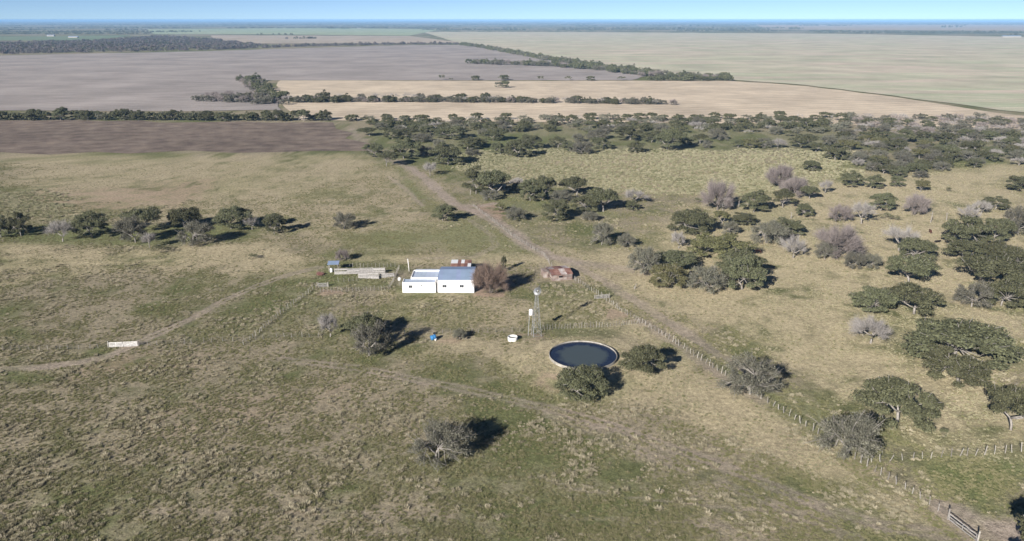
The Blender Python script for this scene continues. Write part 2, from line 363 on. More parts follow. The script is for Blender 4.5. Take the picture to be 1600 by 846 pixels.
def leaves(C, up, size, r, g):
    """small rhombic leaf sprays at points C"""
    n = len(C); a = r.normal(size=(n,3)); nrm = up + a*.75; nrm /= np.linalg.norm(nrm, axis=1)[:,None]
    b = r.normal(size=(n,3)); t = np.cross(nrm, b); t /= np.linalg.norm(t, axis=1)[:,None]; bt = np.cross(nrm, t)
    s = size*(.6+.8*r.random(n))[:,None]
    V = np.stack([C-t*s, C-bt*s*.5, C+t*s, C+bt*s*.5], 1).reshape(-1,3)
    g.add(V, q=np.arange(4*n).reshape(n,4))
def slivers(O, D, Lg, wd, r, g):
    n = len(O); b = r.normal(size=(n,3)); s = np.cross(D, b); s /= np.linalg.norm(s, axis=1)[:,None]
    V = np.stack([O-s*wd/2, O+s*wd/2, O+D*Lg[:,None]], 1).reshape(-1,3)
    g.add(V, t=np.arange(3*n).reshape(n,3))
def make_tree(kind, seed, lod=1.0):
    """tree of crown radius 5 m, height 6 m; returns (trunk mesh, crown mesh)"""
    r = np.random.default_rng(seed); Rr, H = 5.0, 6.0
    tr, cr = G(), G()
    # clump layout
    nc = {'E': 34, 'R': 30, 'G': 24, 'B': 20, 'P': 30, 'H': 34, 'S': 10}[kind]
    cl = []
    for k in range(nc):
        rad = Rr*.84*math.sqrt((k+.5)/nc)*r.uniform(.85,1.1); th = k*2.39996 + r.normal(0,.25)
        f = min(1, rad/Rr)
        if kind == 'E':   z = H*(.25+.58*math.sqrt(max(0,1-f*f*1.02))) + r.normal(0,.42)
        elif kind == 'S': z = H*(.2+.4*math.sqrt(1-f*f)) + r.normal(0,.3)
        else:             z = H*(.30+.52*math.sqrt(max(0,1-f*f))*(.55+.45*r.random())) + r.normal(0,.3)
        if r.random() < (.25 if kind == 'E' else .15): continue
        cl.append((rad*math.cos(th), rad*math.sin(th), z, r.uniform(.55,1.35)))
    if kind in 'RGPH' or (kind == 'E' and seed % 5 != 0):                                # lower skirts
        for k in range(9):
            th = k*.7+r.normal(0,.2); rad = Rr*r.uniform(.55,.85)
            cl.append((rad*math.cos(th), rad*math.sin(th), H*(r.uniform(.16,.36) if kind != 'E' else r.uniform(.22,.34)), r.uniform(.7,1.0)))
    # asymmetry
    ax, ay = r.normal(0,.9), r.normal(0,.9)
    cl = [(x+ax*(z/H), y+ay*(z/H), z, s) for x,y,z,s in cl]
    # trunk and limbs
    stems = {'E': 3, 'R': 3, 'G': 3, 'B': 3, 'P': 4, 'H': 8, 'S': 5}[kind]
    fork = {'E': .26, 'R': .18, 'G': .2, 'B': .24, 'P': .14, 'H': .05, 'S': .05}[kind]*H
    sd_ = 5 if lod > .5 else 3
    base_r = {'H': .1, 'S': .08}.get(kind, .22 if kind in 'BP' else .19)
    lean = r.normal(0,.35,2); top = np.array([lean[0], lean[1], fork])
    if kind not in 'HS': tr.tube([(0,0,-.4),(lean[0]*.3,lean[1]*.3,fork*.5), top], [base_r*1.25, base_r, base_r*.9], 6)
    mids = []
    for k in range(stems):
        th = 2*math.pi*k/stems + r.normal(0,.4); q = Rr*r.uniform(.22,.42)
        m = np.array([math.cos(th)*q, math.sin(th)*q, fork+H*r.uniform(.12,.24)])
        o = top if kind not in 'HS' else np.array([math.cos(th)*.3, math.sin(th)*.3, -.1])
        tr.tube([o, (o+m)/2+(0,0,-.12), m], [base_r*.75, base_r*.62, base_r*.5], sd_)
        mids.append(m)
    M = np.array(mids)
    for x,y,z,s in cl:
        c = np.array([x,y,z]); m = M[np.argmin(np.linalg.norm(M-c, axis=1))]
        od = (c-m)/(np.linalg.norm(c-m)+1e-6); e = c + od*Rr*.26*s*(.75 if kind in 'ERG' else .3) + (0,0,.2); md = (m+e)/2 + r.normal(0,.25,3)
        tr.tube([m, md, e], [base_r*.45, base_r*.32, base_r*.16], 3, cap=False)
        if kind in 'BPGH' and lod > .5:
            for _ in range(3):
                b0 = m+(c-m)*r.uniform(.35,.8); b1 = c+r.normal(0,.85,3)*(1,1,.8)+od*.5
                tr.tube([b0, (b0+b1)/2+r.normal(0,.12,3), b1], [.05,.035,.015], 3, cap=False)
    # foliage
    for x,y,z,s in cl:
        c = np.array([x,y,z]); rx = Rr*(.225 if kind in 'ERG' else .26)*s; rz = rx*(.60 if kind == 'E' else .8)
        if kind in 'ERGS':
            n = int({'E': 400, 'R': 400, 'G': 230, 'S': 200}[kind]*lod*s)
            d = r.normal(size=(n,3)); d[:,2] = np.abs(d[:,2])*1.1-.35; d /= np.linalg.norm(d, axis=1)[:,None]
            q = (.45+.6*np.sqrt(r.random(n)))[:,None]*(1+.12*r.normal(size=(n,1)))
            leaves(c+d*q*(rx,rx,rz), d*.8+(0,0,.5), (.155 if kind != 'G' else .125)/math.sqrt(lod), r, cr)
        nt_ = int({'E': 40, 'R': 24, 'G': 150, 'B': 230, 'P': 330, 'H': 330, 'S': 40}[kind]*lod*s)
        if nt_:
            m = M[np.argmin(np.linalg.norm(M-c, axis=1))]
            f = r.random((nt_,1))**.6; O = m+(c-m)*(.35+.6*f) + r.normal(size=(nt_,3))*rx*.30*f
            out = (c-np.array([0,0,fork]))/np.linalg.norm(c-np.array([0,0,fork]))
            D = out*.85 + r.normal(size=(nt_,3))*.6 + (0,0,.3); D /= np.linalg.norm(D, axis=1)[:,None]
            lg = {'E': .9, 'R': .8, 'G': 1.0, 'B': 1.15, 'P': 1.2, 'H': 1.3, 'S': .8}[kind]
            slivers(O, D, lg*(.5+.9*r.random(nt_)), (.042 if kind in 'EG' else .036)/math.sqrt(lod), r, cr)
    return tr, cr
TMAT = {'E': (M_BARK, M_LEAF), 'Y': (M_BARK, M_LEAFG), 'R': (M_BARK, M_LEAF), 'G': (M_BARK, M_GREY), 'B': (M_BARK, M_TWIG), 'P': (M_BARKD, M_PINK), 'H': (M_BARKD, M_BROWN), 'S': (M_BARKD, M_LEAF)}
M_STRIP = mat('winter_wood_twigs', (.105,.095,.085), .9, island=.3); M_STRIP2 = mat('lilac_winter_twigs', (.125,.103,.098), .9, island=.3)
PROTO = {}
for kind, n in (('E',9),('Y',3),('R',5),('G',5),('B',5),('P',4),('H',1),('S',2)):
    PROTO[kind] = []
    for i in range(n):
        t, c = make_tree('E' if kind == 'Y' else kind, 100+ord(kind)*7+i)
        PROTO[kind].append((t.mesh('trunk', TMAT[kind][0], True), c.mesh('crown', TMAT[kind][1])))

# measured trees: (base x, base y, crown width, height) in photograph pixels, kind, optional label
T = []
def row(txt, zone):
    for ln in txt.strip().splitlines():
        p = ln.split('|'); a = p[0].split()
        T.append((float(a[0]), float(a[1]), float(a[2]), float(a[3]), a[4], zone, p[1].strip() if len(p) > 1 else None))
row('''
2 371 36 33 E
33 369 32 35 E
98 377 42 36 B | grey half bare tree standing alone in the gap of the pasture tree row
145 370 48 38 E | round olive tree with forked pale trunk in the pasture tree row
222 362 62 40 E | broad dark tree behind a grey green one in the pasture tree row
212 379 46 44 G | grey green bushy tree in front of a broad dark one in the pasture row
234 388 28 28 B | small pale tree with slim white trunk beside the dark brush heap
288 356 50 36 R | grey brown domed tree at the middle of the pasture tree row
302 383 50 40 G | bushy grey green tree in front of a grey brown dome, pasture row
362 358 58 36 E | wide low dark tree towards the end of the pasture tree row
394 359 26 26 B | thin bare grey tree leaning beside wide dark tree in pasture row
425 351 32 18 E | low dark tree behind the end tree of the pasture row
429 366 32 30 E | end tree of the pasture row with two long shadows beside it
''', 'row')
row('''
255 395 38 14 S | low dark brush heap in front of the pasture tree row
396 405 18 11 S | tiny bare bush alone in dry grass before the tree row
538 358 38 28 G | lone round lilac grey bush in open grass behind the corral
692 346 34 27 E | lone olive tree beside the pink dirt crossing of the track
535 408 22 20 P | small pinkish bare tree behind the open shelter
765 458 56 54 H | large brown leafless twiggy tree at the end of the white house
786 424 9 24 E | thin dark young tree behind the brown leafless tree
516 527 38 40 B | pale grey bare tree on the fence line below the corral
568 528 54 40 E | dark green tree behind the grey green one below the corral
577 556 60 56 G | big grey green tree with long black shadow below the corral
718 530 22 18 G | small bush among rubbish between blue barrel and white trough
682 718 88 64 G | lone grey twiggy tree casting a black shadow in the open foreground grass
905 620 76 50 R | dark bushy tree growing against the rim of the round water tank
1002 582 60 46 R | olive tree beside the round water tank on the fence side
1172 616 92 60 G | dense grey green bush on the diagonal fence nearer the windmill
1320 713 90 76 G | big grey green tree on the diagonal fence near the fence corner
1474 683 14 20 S | small grey bush in grass above the side fence
1655 905 130 120 E | dark tree by the field gate in the corner
''', 'lone')
row('''
1402 660 116 74 E | broad flat crowned tree with grey limbs showing, above the side fence
1580 672 84 76 E | tree with crooked slanting pale trunk past the flat crowned tree
1490 556 152 62 E | widest flat crowned tree of the right pasture with pale forked trunk
1496 600 88 54 E | lower tree tucked under the widest flat crowned tree
1360 537 62 48 B | grey half bare tree with straight pale trunk in dry grass
1358 488 66 40 E | flat tree with white forked limbs showing beneath its crown
1428 491 92 46 E | broad dark tree joined to a flat tree with white limbs
1007 430 48 46 G | grey green leafy tree at the corner of the dark tree clump
1041 450 54 38 Y | yellow green flat tree on a slanting black trunk
1062 420 74 28 E
1130 402 92 38 Y | olive umbrella tree over a black shadow, back of the clump
1152 430 66 44 E | domed olive tree at the middle of the dark clump
1160 453 60 48 E | rounded olive tree at the right end of the dark clump
1108 456 62 42 G | grey tree with white twisted limbs at the clump front
1077 364 62 40 R | big dense green dome standing apart in dry grass
1060 388 28 28 B | small pale bare tree in front of a dense green dome
940 383 36 38 G | pale grey leafy tree by the pale end of the dirt track
976 386 28 22 G | low grey bush with dark shadow beside a pale leafy tree
1128 352 28 24 Y
1138 367 28 24 G
1165 352 40 20 E
1178 332 42 34 E
1223 325 36 28 E
1265 311 30 22 E
1259 339 28 22 R
1197 380 56 40 G | grey tree with many pale fanned limbs under a dark crown
1231 367 42 26 E
1239 404 42 40 B | pinkish grey bare tree with pale trunk alone in grass
1312 346 38 28 P
1311 403 72 58 P | largest rosy brown bare tree in the right pasture
1289 406 34 30 G
1346 350 44 40 B | white bare tree with thick spreading white limbs
1376 330 36 28 E
1331 421 34 30 G
1358 420 30 26 G
1404 392 56 46 B | silvery bare tree behind a dark green one
1428 406 52 38 R | dark green tree in front of a silvery bare one
1420 442 76 46 E | dark green spreading tree on a short thick pale trunk
1429 336 40 36 P | lilac bare tree at the edge of the dry clearing
1386 344 32 13 S
1439 300 22 20 Y
1400 292 22 18 E
1365 295 26 22 E
1332 292 32 24 E
1289 302 26 24 B | thin whitish bare tree at the edge of the tussock clearing
1121 328 54 52 P | pink and lilac bare tree with rusty brown foot in the clearing
1129 329 26 24 B
1217 294 44 40 P
1237 308 42 36 P
1090 318 11 12 S
1269 267 28 18 R | dark round bush alone in the pale tussock clearing
1482 299 10 9 S
1555 328 40 20 E
1532 335 28 24 B
1514 345 34 26 B
1507 384 66 44 E
1552 378 46 38 E
1590 366 52 44 G
1594 298 42 24 E
1508 404 58 32 E
1533 440 96 46 E | very wide flat dark crown in the right hand thicket
1565 418 56 40 E
1594 428 52 42 E
1518 480 62 42 G | purplish grey twiggy tree at the foot of the right thicket
1564 478 64 42 E | dark tree on a leaning pale trunk at the thicket foot
1592 460 44 36 E
''', 'savanna')
row('''
744 303 38 40 E
774 311 50 46 E
768 312 32 16 G
806 293 26 18 B
809 302 28 18 E
829 314 34 32 E
848 313 38 40 E
901 307 48 32 E
880 315 40 20 G
870 345 42 32 E
916 330 44 26 E
943 331 54 40 E
993 318 40 26 B
987 329 22 16 E
921 345 26 16 G
783 330 17 14 Y
805 345 32 24 G
''', 'clump')
row('''
586 245 34 22 E
604 260 36 24 E
631 248 46 32 E
665 244 30 17 G
700 257 50 33 E
687 230 20 13 G
731 233 32 19 E
738 243 26 12 G
751 229 22 13 E
782 242 24 19 E
797 244 20 19 E
672 275 26 24 B
810 247 38 30 E
830 233 34 23 E
872 231 30 16 E
891 237 24 16 E
908 241 38 22 G
942 233 30 18 E
905 222 20 14 G
933 218 34 17 G
985 219 42 22 E
994 239 26 17 E
1018 223 28 18 E
1043 235 42 34 E
1070 229 26 16 E
1094 225 26 15 E
1103 232 16 13 G
1124 219 28 20 G
1153 231 22 13 E
1173 232 28 16 Y
1195 231 30 16 G
1215 232 26 16 B
1252 231 40 22 E
1275 239 26 18 E
1305 250 38 24 E
1297 228 28 18 G
577 213 30 14 E
613 218 28 16 E
635 217 36 17 E
660 222 34 15 G
704 217 50 20 E
673 212 32 16 E
756 212 22 12 G
771 220 34 20 E
''', 'belt')
# woodland belt and right hand wood, filled at the density seen
def fill(pts, dmin, sizes, kinds, zone, n=4000, seed=1):
    r = np.random.default_rng(seed); wp = W(pts); a = np.array(wp); lo, hi = a.min(0), a.max(0); got = []
    old = [P(t[0], t[1])[:2] for t in T if t[5] in ('belt','savanna','wood','clump')]
    for _ in range(n):
        p = lo+(hi-lo)*r.random(2)
        if poly_sd(p[0:1], p[1:2], wp)[0] > 0: continue
        dm = dmin*r.uniform(.7,1.4)
        if any(np.hypot(*(p-q)) < dm for q in got) or any(np.hypot(*(p-q)) < dm for q in old): continue
        got.append(p); k = kinds[r.integers(len(kinds))]; Rm = r.uniform(*sizes)
        EXTRA.append((p[0], p[1], Rm, Rm*r.uniform(.85,1.15), k, zone))
EXTRA = []
fill([(540,188),(700,187),(900,187),(1100,186),(1330,184),(1330,205),(1240,214),(1050,208),(860,206),(600,208)], 11.5, (3.8,6.0), 'ERGGEERGRGB', 'belt', seed=2)
fill([(1330,184),(1440,186),(1620,188),(1700,192),(1700,214),(1460,214),(1340,210)], 9.5, (3.6,5.6), 'BPGBGEBG', 'wood', seed=3)
fill([(1310,212),(1450,216),(1620,216),(1640,262),(1560,258),(1500,266),(1420,282),(1345,268),(1310,245)], 11.5, (3.9,6.2), 'EYGEYGBRGB', 'wood', seed=4)
# tree lines on field edges
def line(pts, step, jit, sizes, kinds, zone, seed, gap=0.0):
    r = np.random.default_rng(seed); wp = np.array(W(pts))
    for a, b in zip(wp[:-1], wp[1:]):
        L_ = np.linalg.norm(b-a); n = max(1, int(L_/step))
        for k in range(n):
            if r.random() < gap: continue
            p = a+(b-a)*(k+r.random())/n + r.normal(0, jit, 2); Rm = r.uniform(*sizes)
            EXTRA.append((p[0], p[1], Rm, Rm*r.uniform(1.0,1.5), kinds[r.integers(len(kinds))], zone))
line([(-60,187.5),(130,187.5),(370,188.5),(520,189)], 4.6, 2.0, (4.2,7.0), 'EERERRG', 'fieldline', 5)
line([(440,160.5),(640,160),(820,161),(1050,164)], 2.4, 3.0, (3.4,5.6), 'RGRRGBPG', 'midline', 6)
line([(445,157),(640,157),(800,158.5)], 10.0, 3.0, (4.0,6.5), 'EBRGB', 'midline', 66)
line([(308,158),(350,159),(440,163)], 3.5, 7.0, (4.0,6.5), 'PGGPG', 'corner', 7)
line([(330,152),(400,154),(430,160)], 3.5, 6.0, (4.0,6.5), 'PGGP', 'corner', 77)
line([(384,126),(400,138),(420,150),(440,160)], 5.0, 6.0, (4.5,7.5), 'RGPER', 'corner', 8)
line([(690,125.5),(760,126),(860,126.5),(985,126.5)], 13.0, 2.5, (4.0,7.0), 'ERS', 'sparse', 9, .35)
line([(770,137.5),(800,138)], 8.0, 2.0, (4.0,6.0), 'EG', 'sparse', 91)
line([(1020,126.5),(1140,127)], 5.0, 4.0, (4.5,7.5), 'ERR', 'crop', 10)
line([(735,100),(870,104.5),(940,110),(1020,120),(1140,126)], 4.2, 6.0, (5.0,8.5), 'RGPRG', 'crop', 11)
line([(720,70.5),(760,76),(860,95),(940,108),(1020,119)], 4.6, 6.0, (5.0,8.5), 'RGR', 'crop', 12)
line([(330,78),(480,73),(640,69.8),(720,70)], 5.0, 9.0, (5.0,8.5), 'GPGG', 'strip', 13)
line([(455,61.5),(500,61)], 9.0, 9.0, (6.5,9.0), 'GE', 'strip', 14)
line([(400,55),(470,54.5)], 26.0, 9.0, (6.0,9.0), 'E', 'strip', 15)
r_ = np.random.default_rng(16); wood = W([(-500,88),(0,86),(180,82),(330,79),(420,73),(330,62),(250,57),(150,65),(0,68),(-500,70)])
wa = np.array(wood)
for _ in range(11000):
    p = wa.min(0)+(wa.max(0)-wa.min(0))*r_.random(2)
    if poly_sd(p[0:1], p[1:2], wood)[0] < 0 and r_.random() < .9:
        Rm = r_.uniform(5,9); EXTRA.append((p[0], p[1], Rm, Rm*r_.uniform(.9,1.3), 'GPPGGR'[r_.integers(6)], 'strip'))

ALL = []
for x, y, wpx, hpx, k, zone, lab in T:
    p = P(x, y); s, dep = scale_at(p); Rm = wpx/2/s*1.12; hpx = hpx*1.02
    Hm = max(.45*Rm, (hpx/s-.35*Rm*math.sin(dep))/math.cos(dep))
    ALL.append([p[0], p[1], Rm, Hm, k, zone, lab, wpx+1000])
for x, y, Rm, Hm, k, zone in EXTRA:
    s, _ = scale_at((x, y, 0)); ALL.append([x, y, Rm, Hm, k, zone, None, 2*Rm*s])
ALL.sort(key=lambda a: -a[7])
KN = {'E': ('olive thorn tree', 'olive flat crowned tree'), 'Y': ('olive thorn tree', 'yellow green flat crowned tree'), 'R': ('evergreen tree', 'dark green round bushy tree'),
      'G': ('grey green tree', 'grey green half leafless tree'), 'B': ('bare tree', 'pale grey leafless tree'), 'P': ('bare tree', 'lilac brown leafless tree'), 'S': ('bush', 'low dark bush'), 'H': ('bare tree', 'brown leafless tree')}
ZN = {'row': 'in the pasture tree row with black shadows', 'savanna': 'in the dry pasture beyond the diagonal fence', 'belt': 'in the woodland belt before the pale stubble',
      'wood': 'in the dense wood beside the dry clearing', 'fieldline': 'in the hedge line behind the ploughed brown field', 'midline': 'in the tree line dividing the pale stubble field',
      'clump': 'in the dark clump beside the pinkish dirt track', 'lone': 'standing alone', 'corner': 'at the corner of the grey field', 'sparse': 'on the sparse stubble edge', 'crop': 'in the tree line along the green crop field', 'strip': 'in the far strip of woodland'}
NAME = {'E': 'thorn_tree', 'Y': 'thorn_tree', 'R': 'evergreen_tree', 'G': 'grey_tree', 'B': 'bare_tree', 'P': 'bare_tree', 'S': 'bush', 'H': 'bare_tree'}
NIND = 300
def size_word(Rm): return 'small ' if Rm < 3.6 else ('' if Rm < 5.6 else ('large ' if Rm < 8 else 'wide '))
SUB = {'belt': [(-150,'where the dirt track enters the woodland belt'),(-45,'in the woodland belt next to the dirt track end'),(60,'in the woodland belt behind the roadside tree clump'),(150,'in the woodland belt behind the tussock clearing'),(1e9,'in the woodland belt where it joins the dense wood')],
       'wood': [(255,'at the clearing side of the dense wood'),(330,'in the middle of the dense wood'),(1e9,'deep in the dense wood past its green heart')],
       'savanna': [(95,'near the dark tree clump in dry pasture'),(150,'among bare lilac trees in the dry pasture'),(1e9,'at the right hand thicket of the dry pasture')],
       'fieldline': [(-320,'in the hedge behind the outer ploughed field'),(-200,'in the hedge behind the middle of the ploughed field'),(1e9,'in the hedge by the ploughed field corner')]}
def zone_phrase(zone, x):
    for lim, ph in SUB.get(zone, []):
        if x < lim: return ph
    return ZN[zone]
for i, (x, y, Rm, Hm, k, zone, lab, _) in enumerate(ALL[:NIND]):
    r = np.random.default_rng(5000+i); pr = PROTO[k][r.integers(len(PROTO[k]))]
    root = thing(NAME[k], (x, y, hz1(x, y)), lab or (size_word(Rm)+KN[k][1]+' '+zone_phrase(zone, x)), 'bush' if k == 'S' else 'tree', None if lab else size_word(Rm)+KN[k][1]+'s '+zone_phrase(zone, x), r.uniform(0, 6.28))
    root.scale = (Rm/5, Rm/5*r.uniform(.9,1.1), Hm/6)
    obj('trunk', pr[0], root); obj('crown', pr[1], root)
# the others: one mass of trees for each wood or line
LOD = {}
for k in 'EYRGBPS':
    LOD[k] = []
    for i in range(3):
        t, c = make_tree('E' if k == 'Y' else k, 900+ord(k)*5+i, .10)
        LOD[k].append((np.concatenate(c.v), np.concatenate(c.t) if c.t else np.zeros((0,3),int), np.concatenate(c.q) if c.q else np.zeros((0,4),int)))
TINY = {}
def tiny_crown(seed):
    r = np.random.default_rng(seed); g = G(); n = 90
    d = r.normal(size=(n,3)); d[:,2] = np.abs(d[:,2]); d /= np.linalg.norm(d, axis=1)[:,None]
    leaves(d*np.array([4.0,4.0,4.6])*(.7+.35*r.random((n,1)))+(0,0,1.0), d, .85, r, g)
    return np.concatenate(g.v), np.zeros((0,3),int), np.concatenate(g.q)
TINYS = [tiny_crown(s) for s in range(6)]
SZ = {}
for x, y, Rm, Hm, k, zone, lab, _ in ALL[NIND:]: SZ.setdefault((zone, {'Y': 'E', 'R': 'E', 'S': 'E'}.get(k, k)), []).append((x, y, Rm, Hm, k))
KP = {'E': 'dark evergreen trees', 'G': 'grey green trees', 'B': 'pale bare trees', 'P': 'lilac brown bare trees'}
for (zone, kk), lst in SZ.items():
    g = G(); r = np.random.default_rng(hash(zone) % 1000 if False else len(lst))
    for x, y, Rm, Hm, k in lst:
        far = math.hypot(x, y) > 1500
        V, t, q = TINYS[r.integers(6)] if far else LOD[k][r.integers(3)]
        a = r.uniform(0, 6.28); c, s = math.cos(a), math.sin(a)
        X = (V[:,0]*c-V[:,1]*s)*Rm/5+x; Y = (V[:,0]*s+V[:,1]*c)*Rm/5+y; Z = V[:,2]*Hm/6
        g.add(np.stack([X,Y,Z],1), t=t, q=q)
    m = {'E': M_LEAF, 'G': M_GREY, 'B': M_TWIG, 'P': M_PINK}[kk]
    if zone == 'strip': m = {'E': M_LEAF, 'G': M_STRIP, 'B': M_STRIP, 'P': M_STRIP2}[kk]
    o = obj('distant_trees', g.mesh('distant_trees', m)); o['kind'] = 'stuff'; tag(o, KP[kk]+' massed '+ZN[zone], 'trees')
# woods of the far plain: thousands of low crowns in long broken bands
FARWOOD = [ # band y, x from, x to, thickness m, density
 (53.5,-200,230,260,.9),(50.5,-300,300,300,.9),(47.5,-300,240,300,.8),(44.5,-300,700,300,.8),(41.5,-300,720,600,.7),(38.8,-300,1700,900,.6),(36.5,-300,1900,1500,.55),(34.5,-300,1900,2500,.5),
 (44.8,640,1250,220,.8),(47.0,660,1300,180,.7),(49.2,1060,1300,120,.7),(51.2,1200,1700,150,.85),(52.5,1260,1640,120,.7),(41.5,900,1180,300,.5),(55.5,1330,1700,60,.12),(40.5,1250,1700,200,.10)]
g = G(); r = np.random.default_rng(44); nfar = 0
for yb, xa, xb, th, den in FARWOOD:
    c0 = P(xa, yb); c1 = P(xb, yb); L_ = np.linalg.norm(c1-c0); step = max(16, c0[1]/320)
    for k in range(int(L_/step)):
        f = (k+r.random())/int(L_/step)
        if fbm(np.array([f*L_/(c0[1]*.05)]), np.array([yb*3.3]), 4, 3)[0] > .32+den*.4: continue
        for _ in range(2):
            p = c0+(c1-c0)*f; Rm = step*.55*r.uniform(.7,1.2); Hm = r.uniform(6,11)*(1.5 if r.random() < .04 else 1)
            V, t, q = TINYS[r.integers(6)]
            g.add(np.stack([V[:,0]*Rm/4+p[0], V[:,1]*Rm/4+p[1]+r.uniform(-.5,.5)*th, V[:,2]*Hm/5.5],1), t=t, q=q); nfar += 1
o = obj('far_woodland', g.mesh('far_woodland', M_LEAF)); o['kind'] = 'stuff'; tag(o, 'hazy blue bands of woodland along the far horizon', 'woodland')
# eucalyptus groves on the skyline
for gx0, gx1, yb, hh in ((512,523,45.5,22),(530,548,45.5,18),(556,568,45,20),(590,606,44.6,24),(1232,1252,46.5,22),(1470,1484,43.5,24),(1488,1502,43.2,20),(1580,1600,57,16),(1058,1066,46,20),(1138,1148,48.5,20)):
    g = G(); a = P(gx0, yb); b = P(gx1, yb); n = max(4, int(np.linalg.norm(b-a)/14))
    for k in range(n):
        p = a+(b-a)*(k+r.random())/n; V, t, q = TINYS[r.integers(6)]; Rm = r.uniform(7,12); Hm = hh*r.uniform(.6,1.0)
        g.add(np.stack([V[:,0]*Rm/4+p[0], V[:,1]*Rm/4+p[1]+r.uniform(-30,30), V[:,2]*Hm/5.5],1), t=t, q=q)
    o = obj('tall_tree_grove', g.mesh('tall_tree_grove', M_LEAF)); o['kind'] = 'stuff'; tag(o, 'dark grove of taller trees rising from the far plain', 'trees', 'groves on the far plain')

# ================================================================== GRASS TUSSOCKS (uncountable)
def tussock_mesh(name, material, seed, n=70, wdt=.42, wb=.10):
    r = np.random.default_rng(seed); g = G()
    th = r.uniform(0, 6.28, n); rr = wdt*np.sqrt(r.random(n)); z = .42*np.sqrt(1-(rr/wdt)**2*.8)
    O = np.stack([rr*np.cos(th)*.75, rr*np.sin(th)*.75, z*.25-.05], 1)
    D = np.stack([np.cos(th)*rr*.9, np.sin(th)*rr*.9, z*.9+.08], 1)+r.normal(0,.10,(n,3)); D /= np.linalg.norm(D, axis=1)[:,None]
    slivers(O, D, .26+.34*r.random(n), wb, r, g)
    return g.mesh(name, material)
def tus_mat(name, c1, c2):
    m = bpy.data.materials.new(name); m.use_nodes = True; t = m.node_tree; b = t.nodes['Principled BSDF']
    b.inputs['Roughness'].default_value = .9; b.inputs['Specular IOR Level'].default_value = .1
    oi = t.nodes.new('ShaderNodeObjectInfo'); mx = t.nodes.new('ShaderNodeMixRGB'); mx.inputs[1].default_value = (*c1,1); mx.inputs[2].default_value = (*c2,1)
    t.links.new(oi.outputs['Random'], mx.inputs[0]); t.links.new(mx.outputs[0], b.inputs['Base Color']); return m
TUS = [('straw_tussocks', tus_mat('straw_grass', (.43,.385,.28), (.215,.198,.125)), 'pale straw coloured grass tussocks scattered over the pasture'),
       ('green_tussocks', tus_mat('green_grass', (.138,.148,.062), (.27,.245,.145)), 'olive green grass tufts covering the pasture')]
def scatter(name, me, pts, scl, label):
    base = bpy.data.meshes.new(name); base.vertices.add(len(pts)); base.vertices.foreach_set('co', np.asarray(pts, np.float32).ravel())
    at = base.attributes.new('size', 'FLOAT', 'POINT'); at.data.foreach_set('value', np.asarray(scl, np.float32))
    ar = base.attributes.new('turn', 'FLOAT', 'POINT'); ar.data.foreach_set('value', rng.uniform(0, 6.28, len(pts)).astype(np.float32))
    base.update(); o = obj(name, base)
    ng = bpy.data.node_groups.new(name, 'GeometryNodeTree')
    ng.interface.new_socket('Geometry', in_out='INPUT', socket_type='NodeSocketGeometry'); ng.interface.new_socket('Geometry', in_out='OUTPUT', socket_type='NodeSocketGeometry')
    N = ng.nodes.new; gi, go = N('NodeGroupInput'), N('NodeGroupOutput'); ip = N('GeometryNodeInstanceOnPoints')
    src = bpy.data.objects.new(name+'_source', me)            # only referenced, never linked to the scene
    inf = N('GeometryNodeObjectInfo'); inf.inputs['Object'].default_value = src; inf.inputs['As Instance'].default_value = True
    a1 = N('GeometryNodeInputNamedAttribute'); a1.data_type = 'FLOAT'; a1.inputs['Name'].default_value = 'size'
    a2 = N('GeometryNodeInputNamedAttribute'); a2.data_type = 'FLOAT'; a2.inputs['Name'].default_value = 'turn'
    cx = N('ShaderNodeCombineXYZ'); L = ng.links.new
    L(a2.outputs['Attribute'], cx.inputs[2]); L(gi.outputs[0], ip.inputs['Points']); L(inf.outputs['Geometry'], ip.inputs['Instance'])
    L(cx.outputs[0], ip.inputs['Rotation']); L(a1.outputs['Attribute'], ip.inputs['Scale']); L(ip.outputs[0], go.inputs[0])
    md = o.modifiers.new('scatter', 'NODES'); md.node_group = ng
    o['kind'] = 'stuff'; tag(o, label, 'grass'); return o
def candidates(n, y0, y1, seed, fade=0.0):
    r = np.random.default_rng(seed); y = y0+(y1-y0)*r.random(n)**1.15; hw = y*.72+12
    x = r.uniform(-1, 1, n)*hw; return x, y, r
KEEP_OUT = [W([(620,425),(745,425),(745,462),(620,462)]), W([(845,412),(905,412),(905,442),(845,442)])]
def ok_mask(x, y):
    g, d, b, t = zone_masks(x, y)
    k = (t < .35) & (b < .45) & (np.hypot(x-TANK[0], y-TANK[1]) > 9.0)
    for kp in KEEP_OUT: k &= poly_sd(x, y, kp) > .5
    return k, g, d
DRYT = tus_mat('dry_grass', (.40,.36,.25), (.235,.232,.135))
# straw tussocks, gathered in loose colonies
x, y, r = candidates(190000, 95, 330, 71); k, gm, dm = ok_mask(x, y)
cl = fbm(x/6, y/6, 51, 3)+.5*(fbm(x/26, y/26, 52, 2)-.5)
k &= (r.random(len(x)) < np.clip((cl-.52)*2.0, 0, .40)+.02) & (gm < .6) & (dm < .6)
straw = (x[k], y[k], (.30+.75*r.random(k.sum())**2.2)*np.where(cl[k] > .66, 1.15, .9))
x, y, r = candidates(110000, 260, 470, 72); k, gm, dm = ok_mask(x, y)
cl2 = np.minimum(poly_sd(x, y, W([(690,238),(900,232),(1330,236),(1320,275),(1120,312),(960,300),(820,285),(720,268)])), poly_sd(x, y, W([(-20,300),(125,300),(140,345),(-20,352)])))
k &= (cl2+(fbm(x/12,y/12,53,3)-.5)*36 < 0) & (r.random(len(x)) < .35+.9*(fbm(x/6,y/6,58,2)-.3))
